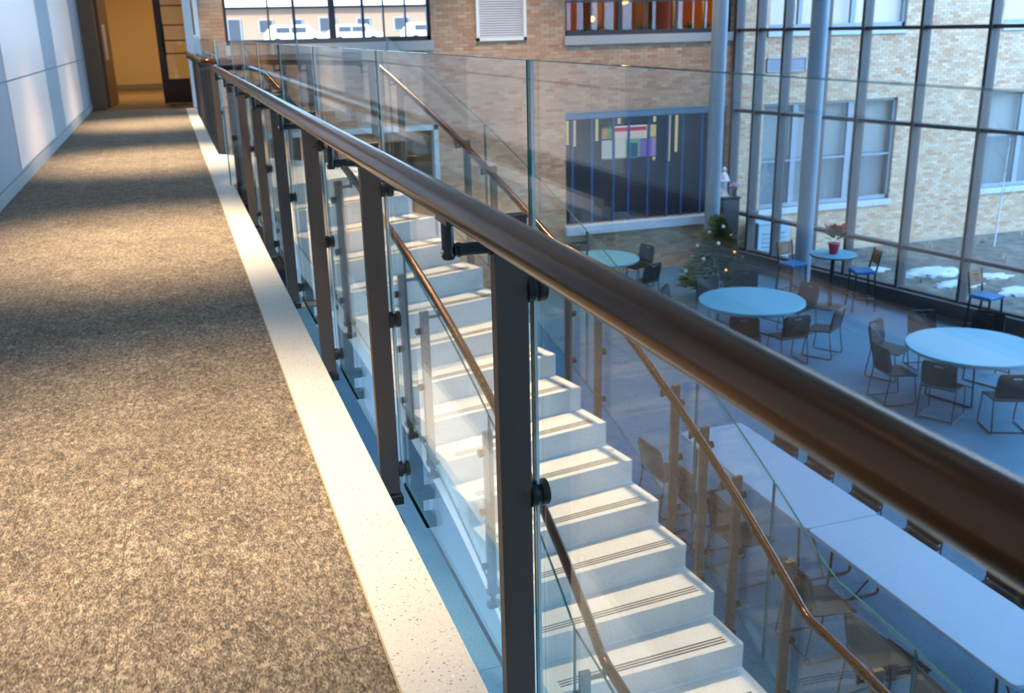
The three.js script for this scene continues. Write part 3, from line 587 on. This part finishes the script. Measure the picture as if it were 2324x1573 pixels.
{ // dark pedestal by the corner with a white figure and a vase
  const p = thing('pedestal', 'dark slim pedestal cabinet in the corner by the glass wall', 'pedestal', [11.50, G, -18.98]);
  part('body', rbox(-0.2, 0.2, 0, 1.58, -0.2, 0.2, 0.01), M.curb, p); part('top', rbox(-0.22, 0.22, 1.58, 1.62, -0.22, 0.22, 0.006), M.black, p);
  const s = thing('white_statue', 'slender white robed statue on the dark pedestal in the corner', 'statue', [11.42, G + 1.62, -19.03]);
  part('robe', lathe([[0, 0], [0.11, 0], [0.115, 0.03], [0.085, 0.12], [0.075, 0.28], [0.095, 0.38], [0.1, 0.44], [0.06, 0.5], [0.03, 0.53], [0, 0.53]], 20).scale(1, 1, 0.8), M.statue, s);
  part('head', new THREE.SphereGeometry(0.05, 16, 12).scale(0.9, 1.15, 1).translate(0, 0.585, 0), M.statue, s);
  part('base', lathe([[0, 0], [0.13, 0], [0.13, 0.02], [0, 0.025]], 20), M.statue, s);
  part('arms', pipe([V(-0.09, 0.42, 0), V(-0.1, 0.33, 0.06), V(0, 0.36, 0.1), V(0.1, 0.33, 0.06), V(0.09, 0.42, 0)], 0.022, 8, 0.04), M.statue, s);
  const v = thing('flower_vase', 'small vase of pink and orange flowers beside the white statue', 'vase', [11.62, G + 1.62, -18.88]);
  part('vase', lathe([[0, 0], [0.04, 0], [0.05, 0.06], [0.03, 0.13], [0.038, 0.15], [0, 0.14]], 16), M.curb, v);
  seed = 33; const pink = std({ color: rgb(0.7, 0.35, 0.65), roughness: 0.6 }), orange = std({ color: rgb(0.75, 0.32, 0.2), roughness: 0.6 });
  for (let i = 0; i < 9; i++) { const a = i * 0.7, r = 0.05 + 0.06 * rnd(); part('blossom', new THREE.IcosahedronGeometry(0.035, 1).translate(Math.cos(a) * r, 0.2 + 0.07 * rnd(), Math.sin(a) * r), i % 2 ? pink : orange, v); }
  const lv = []; for (let i = 0; i < 16; i++) lv.push(new THREE.ConeGeometry(0.018, 0.14, 4).scale(1, 1, 0.3).translate(0, 0.07, 0).rotateZ(0.4 + rnd() * 0.7).rotateY(i * 0.9).translate(0, 0.12, 0));
  part('leaves', lv, M.leaf, v);
}

// ================================================================ GLASS WALL, COLUMNS, ROOF, GROUND FLOOR
const cwX = (z) => 15.94 + 0.2137 * z;
const cwZ = [-19.44, -18.81, -18.06, -17.07, -16.11, -14.85, -13.55, -12.25, -10.95, -8.35, -5.75, -3.15, -0.55, 2.05, 4.65, 7.25, 8.2];
{
  const w = struct('curtain_wall', 'tall glass wall with dark mullions on the courtyard side', 'glass wall');
  const ang = Math.atan2(0.2137, 1), u = V(Math.sin(ang), 0, Math.cos(ang)), n = V(Math.cos(ang), 0, -Math.sin(ang));
  const rows = [-3.8, -3.0, -0.735, 0.96, 2.65, 4.85];
  const at = (z, out) => V(cwX(z), 0, z).addScaledVector(n, out);
  const bar = (za, zb, y0, y1, o0, o1) => { const A = at(za, 0), L = A.distanceTo(at(zb, 0)); return new THREE.BoxGeometry(o1 - o0, y1 - y0, L).translate((o0 + o1) / 2, (y0 + y1) / 2, L / 2).rotateY(ang).translate(A.x, 0, A.z); };
  const mg = new THREE.BoxGeometry(0.24, 4.85 + 3.8, 0.062).translate(0.12, (4.85 - 3.8) / 2, 0);
  for (const z of cwZ) { const m = part('mullion', mg, M.mullion, w); const p = at(z, 0); m.position.set(p.x, 0, p.z); m.rotation.y = ang; }
  for (let i = 0; i < cwZ.length - 1; i++) for (let r = 0; r < rows.length; r++) {
    part('transom', bar(cwZ[i], cwZ[i + 1], rows[r] - 0.032, rows[r] + 0.032, 0.05, 0.22), M.mullion, w);
    if (r < rows.length - 1) part('pane', bar(cwZ[i] + 0.03, cwZ[i + 1] - 0.03, rows[r] + 0.03, rows[r + 1] - 0.03, 0.17, 0.178), M.pane, w);
  }
  part('base_curb', [bar(-19.44, 8.2, G, -3.83, -0.02, 0.26)], M.curb, w);
  part('ledge', [bar(-19.44, 8.2, -3.83, -3.815, -0.03, 0.2)], std({ color: rgb(0.24, 0.23, 0.24), roughness: 0.5 }), w);
  part('floor_skirt', [bar(-19.3, 8.1, G, G + 0.09, -0.09, -0.02)], std({ color: rgb(0.11, 0.095, 0.085), roughness: 0.7 }), w);

  const roof = struct('ceiling_001', 'high flat roof over the atrium', 'roof');
  const rp = [[-1.6, ZB - 4.8], [-1.6, 8.4], [cwX(8.4) + 0.35, 8.4], [cwX(ZB) + 0.35, ZB + 0.05], [30, ZB + 0.05], [30, ZB - 4.8]];
  part('roof_slab', polyFlat(rp, 4.85, 5.6), M.ceiling, roof);
  const wf = struct('wall_front', 'plain wall behind the viewer closing the atrium', 'wall');
  part('wall_core', box(-1.6, cwX(8.2) + 0.3, G, 4.85, 8.15, 8.4), M.white, wf);
  const wr = struct('wall_west', 'plain white wall below and above the walkway', 'wall');
  part('lower_wall', box(-1.6, -1.31, G, -0.42, ZB - 0.3, 8.2), M.white, wr);
  part('upper_wall', box(-1.6, -1.46, -0.42, 4.85, 2.2, 8.2), M.white, wr);
  part('upper_wall', box(-1.6, -1.46, 3.11, 4.85, ZB - 4.8, 2.2), M.white, wr);
  part('upper_wall', box(-1.6, 0.5, 2.98, 4.85, ZB - 4.8, ZB - 4.6), M.white, wr);
  part('upper_wall', box(-1.6, 0.56, 2.71, 4.85, ZB, ZB + 0.2), M.white, wr);
  part('return_wall', box(-1.6, 0.5, G, -0.1, ZB - 0.3, ZB), M.white, wr);
  part('bridge_end', box(-1.46, 0.6, -0.42, 3.1, 2.2, 2.35), M.white, wr);
  const fl = struct('floor_003', 'blue grey polished terrazzo floor of the atrium below', 'floor');
  part('screed', box(-1.6, 14, G - 0.3, G - 0.012, ZB, 8.3), M.dark, fl);
  const S = 4.2; seed = 15;
  for (let x = -1.6; x < cwX(8); x += S) for (let z = ZB; z < 8.2; z += S) {
    const x1 = Math.min(x + S, 18), z1 = Math.min(z + S, 8.2); if (x > cwX(z1) + 0.2) continue;
    const pts = [[x + 0.003, z + 0.003], [x + 0.003, z1 - 0.003], [Math.min(x1 - 0.003, cwX(z1)), z1 - 0.003], [Math.min(x1 - 0.003, cwX(z)), z + 0.003]];
    if (pts[3][0] <= pts[0][0]) pts[3][0] = pts[0][0] + 0.001;
    part('floor_panel', wuv(polyFlat(pts, G - 0.05, G), 1.6, rnd(), rnd()), M.floor, fl);
  }
  for (const [x, z, r, l] of [[10.44, -17.8, 0.155, 'slender pale blue round column in front of the serving counter'], [11.78, -16.45, 0.165, 'slender pale blue round column close to the glass wall']]) {
    const c = thing('column', l, 'column', [x, G, z]);
    part('shaft', new THREE.CylinderGeometry(r, r, 4.85 - G, 40, 1, true).translate(0, (4.85 - G) / 2, 0), M.column, c);
    part('base_collar', lathe([[r, 0], [r + 0.02, 0], [r + 0.02, 0.06], [r, 0.065]], 32), M.column, c);
  }
}
// downlights in the soffit below the walkway
[1.0, -2.2, -5.4, -8.6].forEach((z, i) => {
  const t = thing('recessed_downlight', ['soffit downlight under the walkway behind the viewer', 'soffit downlight under the near part of the walkway', 'soffit downlight under the middle of the walkway', 'soffit downlight under the walkway by the stair head'][i], 'downlight', [0.0, -0.42, z], 0, 'soffit downlights under the walkway');
  part('trim_ring', lathe([[0.06, -0.001], [0.08, -0.008], [0.085, -0.002], [0.085, 0]], 24), M.white, t);
  part('lens', new THREE.CylinderGeometry(0.058, 0.058, 0.004, 20).translate(0, -0.003, 0), M.lamp, t);
  const s = new THREE.SpotLight(rgb(1, 0.84, 0.68), 105, 9, 0.85, 1, 2);
  s.position.set(0, -0.44, z); s.target.position.set(0.15, G, z); s.castShadow = true; s.shadow.radius = 3; scene.add(s, s.target);
});
// warm downlights in the atrium roof
const atriumLamps = [[1.5, -9.3, 300], [2.2, -6.9, 270], [2.6, -4.3, 220], [1.7, -17.2, 150], [6.4, -17.0, 150], [9.6, -17.4, 90], [5.0, -13.0, 30]];
atriumLamps.forEach(([x, z, I], i) => {
  const t = thing('recessed_downlight', ['warm roof downlight above the head of the stair', 'warm roof downlight above the upper flight of the stair', 'warm roof downlight above the middle of the stair', 'warm roof downlight before the left upper window', 'warm roof downlight before the louvred wall panel', 'warm roof downlight before the serving hatch', 'warm roof downlight above the open middle of the atrium'][i], 'downlight', [x, 4.85, z], 0, 'atrium downlights');
  part('trim_ring', lathe([[0.1, -0.001], [0.13, -0.01], [0.14, -0.002], [0.14, 0]], 28), M.white, t);
  part('lens', new THREE.CylinderGeometry(0.098, 0.098, 0.004, 24).translate(0, -0.003, 0), M.lamp, t);
  const s = new THREE.SpotLight(rgb(1, 0.74, 0.45), I, 22, z < -16 ? 0.6 : 0.3, 1, 2);
  s.position.set(x, 4.83, z); s.target.position.set(x + (i < 3 ? 0.25 : 0), i < 3 ? -1 : 0, z < -16 ? z - 1.2 : i < 3 ? z + 1.9 : z); s.castShadow = true; s.shadow.radius = 5; scene.add(s, s.target);
});

// ================================================================ FURNITURE OF THE ATRIUM
function bendX(g, amt, half) { const p = g.attributes.position; for (let i = 0; i < p.count; i++) p.setZ(i, p.getZ(i) + amt * (p.getX(i) / half) ** 2); g.computeVertexNormals(); return g; }
function makeChair() {
  const o = new THREE.Group();
  const bs = rrect(0.46, 0.37, 0.07, 0, 0.185); bs.holes.push(new THREE.Path(rrect(0.13, 0.03, 0.014, 0, 0.315).getPoints(6).reverse()));
  const back = bendX(new THREE.ExtrudeGeometry(bs, { depth: 0.014, bevelEnabled: true, bevelSize: 0.004, bevelThickness: 0.004, bevelSegments: 1, curveSegments: 5 }), 0.035, 0.23).rotateX(-0.2).translate(0, 0.49, -0.235);
  part('backrest', back, M.chair, o);
  const seat = new RoundedBoxGeometry(0.46, 0.022, 0.45, 2, 0.01), p = seat.attributes.position;
  for (let i = 0; i < p.count; i++) { const z = p.getZ(i), x = p.getX(i); p.setY(i, p.getY(i) - (z > 0.12 ? (z - 0.12) ** 2 * 2.4 : 0) + (z < -0.15 ? (z + 0.15) ** 2 * 3 : 0) + 0.12 * x * x); }
  seat.computeVertexNormals(); part('seat', seat.translate(0, 0.45, 0), M.chair, o);
  for (const s of [-1, 1]) part('sled_leg', pipe([V(s * 0.236, 0.44, 0.17), V(s * 0.236, 0.012, 0.23), V(s * 0.236, 0.012, -0.27), V(s * 0.236, 0.46, -0.2), V(s * 0.225, 0.80, -0.275)], 0.009, 7, 0.05), M.black, o);
  part('crossbar', rod(V(-0.236, 0.43, 0.16), V(0.236, 0.43, 0.16), 0.008, 6), M.black, o); part('crossbar', rod(V(-0.236, 0.012, -0.2), V(0.236, 0.012, -0.2), 0.008, 6), M.black, o);
  return o;
}
const chairProto = makeChair();
function chair(x, z, fx, fz, label, group) {            // stands at x, z and faces fx, fz
  const c = chairProto.clone(); c.name = numbered('chair'); scene.add(c);
  c.position.set(x, G, z); c.rotation.y = Math.atan2(fx - x, fz - z);
  tag(c, label, 'chair', group);
}
function roundTable(x, z, r, label) {
  const t = thing('round_table', label, 'table', [x, G, z], 0.3, 'round pale blue tables');
  part('table_top', lathe([[0, 0.742], [r - 0.008, 0.742], [r, 0.736], [r, 0.708], [r - 0.008, 0.702], [0, 0.702]], 72), M.table, t);
  part('apron', lathe([[r - 0.06, 0.702], [r - 0.06, 0.668], [r - 0.08, 0.668], [r - 0.08, 0.702]], 48), M.tableEdge, t);
  for (const s of [-1, 1]) {
    part('folding_leg', [pipe([V(s * r * 0.5, 0.7, -0.3), V(s * r * 0.55, 0.012, -0.36), V(s * r * 0.55, 0.012, 0.36), V(s * r * 0.5, 0.7, 0.3)], 0.013, 8, 0.04), rod(V(s * r * 0.53, 0.3, -0.33), V(s * r * 0.53, 0.3, 0.33), 0.01, 8)], M.black, t);
    part('leg_brace', rod(V(s * r * 0.54, 0.35, 0), V(s * 0.1, 0.69, 0), 0.009, 8), M.black, t);
  }
}
const T1 = [9.07, -14.03], T2 = [10.62, -10.62], T3 = [8.06, -18.05];
roundTable(...T1, 0.9, 'round pale blue table in the middle, ringed by black chairs');
roundTable(...T2, 0.92, 'round pale blue table at the right edge, nearest the handrail');
roundTable(...T3, 0.76, 'round pale blue table at the back before the serving counter');
const near = ([tx, tz], bx, bz) => { const d = Math.hypot(tx - bx, tz - bz), k = 0.25 / d; return [bx + (tx - bx) * k, bz + (tz - bz) * k]; };
for (const [bx, bz, l] of [[8.99, -15.4, 'left of the two black chairs behind the middle round table'], [9.85, -15.5, 'right of the two black chairs behind the middle round table'], [10.35, -14.2, 'black chair right of the middle round table toward the bar table'], [8.2, -12.85, 'black chair before the middle round table, left of the pair'], [9.0, -12.6, 'black chair before the middle round table, right of the pair'], [9.9, -12.75, 'black chair pulled out to the right front of the middle round table'], [7.95, -15.05, 'black chair left of the middle round table, glinting at its top']]) chair(...near(T1, bx, bz), ...T1, l, 'chairs at the middle round table');
for (const [bx, bz, l] of [[9.95, -11.9, 'left of the chairs behind the right round table, back shining'], [9.2, -10.85, 'black chair at the left side of the right round table'], [10.95, -12.05, 'black chair behind the right round table under the glass wall'], [11.85, -11.6, 'black chair behind the right round table below the lone bar stool'], [9.43, -9.95, 'black chair before the right round table with its back to the viewer'], [10.0, -9.2, 'black chair at the right image edge before the right round table']]) chair(...near(T2, bx, bz), ...T2, l, 'chairs at the right round table');
for (const [bx, bz, l] of [[9.2, -18.3, 'black chair right of the back round table'], [8.55, -16.75, 'black chair before the back round table'], [8.0, -19.15, 'black chair behind the back round table against the counter wall']]) chair(...near(T3, bx, bz), ...T3, l, 'chairs at the back round table');
function longTable(x0, x1, z0, z1, label) {
  const t = thing('folding_table', label, 'table', [(x0 + x1) / 2, G, (z0 + z1) / 2], 0, 'long white tables'), w = (x1 - x0) / 2, l = (z1 - z0) / 2;
  part('table_top', new THREE.ExtrudeGeometry(rrect(2 * w, 2 * l, 0.05), { depth: 0.03, bevelEnabled: true, bevelSize: 0.006, bevelThickness: 0.006, bevelSegments: 2, curveSegments: 5 }).rotateX(-Math.PI / 2).translate(0, 0.70, 0), M.tableWhite, t);
  part('apron', [box(-w + 0.04, w - 0.04, 0.655, 0.7, -l + 0.05, -l + 0.07), box(-w + 0.04, w - 0.04, 0.655, 0.7, l - 0.07, l - 0.05), box(-w + 0.04, -w + 0.06, 0.655, 0.7, -l + 0.05, l - 0.05), box(w - 0.06, w - 0.04, 0.655, 0.7, -l + 0.05, l - 0.05)], M.tableEdge, t);
  for (const s of [-1, 1]) { part('folding_leg', [pipe([V(-w + 0.1, 0.69, s * (l - 0.25)), V(-w + 0.1, 0.012, s * (l - 0.2)), V(w - 0.1, 0.012, s * (l - 0.2)), V(w - 0.1, 0.69, s * (l - 0.25))], 0.014, 8, 0.04)], M.black, t); part('leg_brace', rod(V(0, 0.012, s * (l - 0.2)), V(0, 0.67, s * (l - 0.62)), 0.01, 8), M.black, t); }
}
longTable(5.2, 6.0, -6.88, -4.42, 'long white folding table nearest the stair');
longTable(5.19, 6.0, -9.37, -6.9, 'long white folding table butted to the far end of the nearer one');
{
  const zsL = [-9.0, -8.2, -7.45, -6.2, -5.3, -4.55], zsR = [-9.05, -8.38, -7.58, -6.73, -5.7, -4.9], wd = ['farthest', 'second farthest', 'third farthest', 'third nearest', 'second nearest', 'nearest'];
  zsL.forEach((z, i) => chair(4.86, z, 6, z + (i % 2 ? 0.05 : -0.08), `${wd[i]} black chair on the stair side of the long white tables`, 'chairs on the stair side of the long tables'));
  zsR.forEach((z, i) => chair(6.22, z, 5, z, `${wd[i]} black chair on the courtyard side of the long white tables`, 'chairs on the courtyard side of the long tables'));
}
function stool(x, z, turn, label) {
  const t = thing('bar_stool', label, 'stool', [x, G, z], turn, 'bar stools by the glass wall');
  part('seat', new RoundedBoxGeometry(0.42, 0.06, 0.4, 3, 0.02).translate(0, 0.755, 0), M.seatBlue, t);
  for (const sx of [-1, 1]) { part('leg', beam(V(sx * 0.2, 0, 0.2), V(sx * 0.18, 0.73, 0.17), 0.028, 0.028), M.black, t); part('leg', beam(V(sx * 0.2, 0, -0.23), V(sx * 0.18, 0.73, -0.18), 0.028, 0.028), M.black, t); part('back_post', beam(V(sx * 0.185, 0.72, -0.185), V(sx * 0.185, 1.17, -0.27), 0.026, 0.026), M.black, t); }
  part('footrest', [beam(V(-0.19, 0.28, 0.19), V(0.19, 0.28, 0.19), 0.022, 0.022), beam(V(-0.19, 0.22, -0.215), V(0.19, 0.22, -0.215), 0.022, 0.022), beam(V(-0.19, 0.25, 0.19), V(-0.19, 0.25, -0.21), 0.02, 0.02), beam(V(0.19, 0.25, 0.19), V(0.19, 0.25, -0.21), 0.02, 0.02)], M.black, t);
  const s = rrect(0.36, 0.25, 0.01, 0, 0); for (let i = -1; i <= 1; i++) for (let j = -1; j <= 1; j++) s.holes.push(new THREE.Path(rrect(0.032, 0.032, 0.004, i * 0.052, j * 0.052).getPoints(2).reverse()));
  part('back_panel', wuv(new THREE.ExtrudeGeometry(s, { depth: 0.014, bevelEnabled: false }).translate(0, 0, -0.007).rotateX(-0.19).translate(0, 1.03, -0.244), 0.4), M.wood, t);
}
stool(11.2, -15.95, 0.15, 'bar stool with a wooden back beside the column near the glass wall');
stool(12.05, -14.95, -1.9, 'bar stool with a wooden back right of the poinsettia table');
stool(12.78, -12.62, 0.25, 'lone bar stool with a wooden back at the right of the glass wall');
{
  const t = thing('bar_table', 'tall round bar table with a pale top by the glass wall', 'table', [11.62, G, -15.28]);
  part('table_top', lathe([[0, 1.062], [0.42, 1.062], [0.43, 1.05], [0.43, 1.03], [0.42, 1.022], [0, 1.022]], 48), M.table, t);
  part('edge_band', lathe([[0.431, 1.05], [0.434, 1.048], [0.434, 1.03], [0.431, 1.028]], 48), M.black, t);
  part('pole', rod(V(0, 0.03, 0), V(0, 1.022, 0), 0.04, 20), M.black, t);
  part('foot', lathe([[0, 0.04], [0.1, 0.035], [0.27, 0.012], [0.28, 0], [0, 0]], 32), M.black, t);
  const p = thing('poinsettia', 'red poinsettia in a red pot on the bar table', 'plant', [11.62, G + 1.062, -15.28]); p.scale.setScalar(1.2);
  part('pot', lathe([[0, 0], [0.065, 0], [0.09, 0.15], [0.095, 0.17], [0.08, 0.17], [0, 0.16]], 20), M.pot, p);
  seed = 44; const lf = () => new THREE.SphereGeometry(0.06, 8, 5).scale(0.6, 0.1, 1.25);
  for (let i = 0; i < 26; i++) { const a = i * 2.4, e = 0.2 + rnd() * 0.9, r = 0.09 + 0.05 * rnd(); part('leaf', lf().translate(0, 0, r).rotateX(-e).rotateY(a).translate(0, 0.2 + 0.12 * rnd(), 0), M.leaf, p); }
  for (let i = 0; i < 26; i++) { const a = i * 2.4 + 0.5, e = 0.1 + rnd() * 0.6, c = Math.floor(i / 7); const m = part('red_bract', lf().scale(1.2, 1.2, 1.2).translate(0, 0, 0.065).rotateX(-e).rotateY(a), M.red, p); m.position.set([0.06, -0.07, 0.0, 0.1][c], 0.36 + 0.04 * (c % 2), [0.05, 0.02, -0.08, -0.04][c]); }
}
{ // Christmas tree
  const t = thing('christmas_tree', 'bushy green decorated tree beside the slender column near the counter', 'tree', [9.95, G, -16.72]);
  part('trunk', rod(V(0, 0, 0), V(0, 1.5, 0), 0.035, 8, 0.015), M.bark, t);
  part('stand', lathe([[0, 0], [0.3, 0], [0.28, 0.04], [0.06, 0.12], [0, 0.12]], 20), M.dark, t);
  seed = 55; const g = [];
  for (let i = 0; i < 900; i++) { const h = Math.pow(rnd(), 1.25), y = 0.32 + h * 1.35, R = 0.72 * (1 - h) + 0.05, a = rnd() * 6.283, r = R * Math.sqrt(0.15 + 0.85 * rnd()); g.push(new THREE.ConeGeometry(0.035, 0.22 + 0.1 * rnd(), 4).scale(1, 1, 0.35).rotateZ(-1.2 - rnd() * 0.6).rotateY(-a).translate(r * Math.cos(a), y, r * Math.sin(a))); }
  part('foliage', g, M.needle, t).userData.kind = 'stuff';
  const cols = [glow(0.1, 1, 0.2, 1.6), glow(1, 0.35, 0.05, 2.5), std({ color: rgb(0.75, 0.75, 0.8), roughness: 0.3 }), std({ color: rgb(0.35, 0.05, 0.2), roughness: 0.3 }), std({ color: rgb(0.7, 0.7, 0.72), roughness: 0.3 })];
  for (let i = 0; i < 22; i++) { const h = (i + 0.5) / 22, a = i * 2.39, R = 0.7 * (1 - h) + 0.08; part('ornament', new THREE.SphereGeometry(i % 5 < 2 ? 0.022 : 0.035, 10, 8).translate(R * Math.cos(a), 0.34 + h * 1.3, R * Math.sin(a)), cols[i % 5], t); }
}

// ================================================================ OUTSIDE
{
  const g = struct('ground', 'dark gravel bed of the courtyard outside the glass', 'ground');
  part('gravel', wuv(polyFlat([[cwX(ZB) + 0.3, ZB], [cwX(30) + 0.3, 30], [70, 30], [70, ZB]], G - 0.2, G - 0.03), 2.2), M.gravel, g);
  seed = 66;
  const lump = (x, z, sx, sz, h, label, i) => {
    const q = mergeVertices(new THREE.IcosahedronGeometry(1, 4).deleteAttribute('normal').deleteAttribute('uv')), p = q.attributes.position, a = rnd() * 9;
    for (let j = 0; j < p.count; j++) { const k = 1 + 0.22 * Math.sin(p.getX(j) * 5 + a) * Math.cos(p.getZ(j) * 6 + a) + 0.12 * Math.sin(p.getZ(j) * 13 + p.getX(j) * 9); p.setXYZ(j, p.getX(j) * sx * k, Math.max(-0.05, p.getY(j) * h * k), p.getZ(j) * sz * k); }
    q.computeVertexNormals();
    const m = new THREE.Mesh(q, M.snow); m.name = numbered('snow_patch'); m.position.set(x, G - 0.03, z); m.castShadow = m.receiveShadow = true; scene.add(m); tag(m, label, 'snow', 'snow patches in the courtyard');
  };
  [[15.35, -16.75, 0.75, 0.42, 0.09, 'largest white snow patch outside the glass wall'], [15.15, -15.75, 0.55, 0.3, 0.06, 'snow patch outside the glass, behind the lone bar stool'], [15.9, -14.75, 0.6, 0.35, 0.07, 'snow patch outside at the right edge, below the sapling'], [14.4, -17.5, 0.35, 0.2, 0.05, 'small snow patch outside near the poinsettia table'], [16.3, -16.0, 0.4, 0.22, 0.05, 'small snow patch outside beyond the largest one']].forEach((a, i) => lump(...a, i));
  const wd = ['first', 'second', 'third', 'fourth', 'fifth', 'sixth', 'seventh', 'eighth', 'ninth'];
  [[14.2, -18.0], [15.6, -18.4], [16.9, -18.6], [17.8, -18.2], [18.6, -18.7], [16.6, -17.4], [14.6, -16.2], [17.4, -16.8], [19.8, -18.6]].forEach(([x, z], i) => {
    const t = thing('dry_grass', `tuft of dry straw coloured grass in the gravel, ${wd[i]} planted along the courtyard`, 'grass', [x, G - 0.03, z], i, 'dry grass tufts in the courtyard'), b = [];
    for (let j = 0; j < 26; j++) b.push(new THREE.ConeGeometry(0.008, 0.22 + 0.16 * rnd(), 3).translate(0, 0.13, 0).rotateZ((rnd() - 0.5) * 1.5).rotateY(rnd() * 6));
    part('blades', b, M.straw, t);
  });
  const sp = thing('sapling', 'thin bare sapling outside the glass at the right edge', 'tree', [18.55, G - 0.03, -18.3]);
  part('trunk', rod(V(0, 0, 0), V(0.06, 2.6, 0), 0.022, 8, 0.01), std({ color: rgb(0.5, 0.48, 0.46), roughness: 0.8 }), sp);
  for (let i = 0; i < 9; i++) { const y = 1 + i * 0.2, a = i * 2.1; part('twig', rod(V(0.02 + y * 0.015, y, 0), V(0.4 * Math.cos(a), y + 0.45, 0.4 * Math.sin(a)), 0.006, 5, 0.002), M.bark, sp); }
  const ub = thing('utility_box', 'pale blue utility box outside at the foot of the brick wall', 'utility box', [12.75, G - 0.03, -19.15]);
  part('cabinet', rbox(-0.42, 0.42, 0, 0.93, -0.2, 0.2, 0.01), std({ color: rgb(0.26, 0.34, 0.39), roughness: 0.5 }), ub);
  part('lid', rbox(-0.44, 0.44, 0.93, 0.97, -0.22, 0.22, 0.008), std({ color: rgb(0.26, 0.34, 0.39), roughness: 0.5 }), ub);
  for (let i = 0; i < 5; i++) part('louvre', rbox(-0.3, 0.3, 0.3 + i * 0.1, 0.335 + i * 0.1, 0.2, 0.215, 0.004), M.extFrame, ub);
}
{ // seen through the left upper window
  const g = struct('ground_001', 'raised parking yard beyond the left upper window', 'ground');
  part('yard', box(-60, 70, -5, 0.15, -140, -42), M.asphalt, g);
  const b = thing('building', 'sunlit peach building with pale roofs seen through the left upper window', 'building', [0, 0.15, -92]);
  part('wall', box(-30, 34, 0, 5.2, -12, 0), M.peach, b);
  part('roof_band', rbox(-30.4, 34.4, 3.1, 3.75, -0.2, 0.9, 0.05), M.white, b);
  part('upper_storey', box(-12, 6.2, 5.2, 9, -11, -2.5), M.peach, b); part('upper_roof', rbox(-12.5, 6.7, 8.8, 9.6, -11.5, -1.8, 0.05), M.white, b);
  for (const [x, w, y, h] of [[6.2, 1.2, 0, 2.3], [8.9, 1.3, 1.0, 1.2], [11.6, 1.0, 0, 2.2], [14.3, 1.6, 1.0, 1.3], [17.5, 1.3, 1.1, 1.1], [21, 1.5, 1.0, 1.2]]) { const f = part('window', rbox(x - w / 2, x + w / 2, y, y + h, -0.02, 0.08, 0.02), M.extFrame, b); part('pane', box(x - w / 2 + 0.1, x + w / 2 - 0.1, y + 0.1, y + h - 0.1, 0.081, 0.09), M.winFrame, f); }
  const van = (x, z, col, label) => {
    const t = thing('parked_car', label, 'car', [x, 0.15, z], 0, 'cars parked beyond the upper window');
    const s = new THREE.Shape([V2(-2.2, 0.3), V2(2.2, 0.3), V2(2.25, 0.8), V2(1.5, 0.95), V2(0.9, 1.5), V2(-1.6, 1.5), V2(-2.1, 0.95)]);
    part('body', new THREE.ExtrudeGeometry(s, { depth: 1.7, bevelEnabled: true, bevelSize: 0.06, bevelThickness: 0.06, bevelSegments: 2 }).translate(0, 0, -0.85), col, t);
    for (const [a, b] of [[-1.45, -0.45], [-0.35, 0.75]]) part('side_window', box(a, b, 1.0, 1.4, 0.9, 0.93), M.winFrame, t);
    for (const w of [-1.4, 1.35]) part('wheel', new THREE.CylinderGeometry(0.34, 0.34, 0.22, 18).rotateX(Math.PI / 2).translate(w, 0.34, 0.82), M.black, t);
  };
  van(9.6, -78, M.white, 'white car parked left beyond the left upper window');
  van(15.2, -84, std({ color: rgb(0.55, 0.56, 0.6), roughness: 0.3 }), 'silver car parked in the middle beyond the left upper window');
  van(20.3, -79, M.white, 'white car parked right beyond the left upper window');
}
renderer.render(scene, camera);
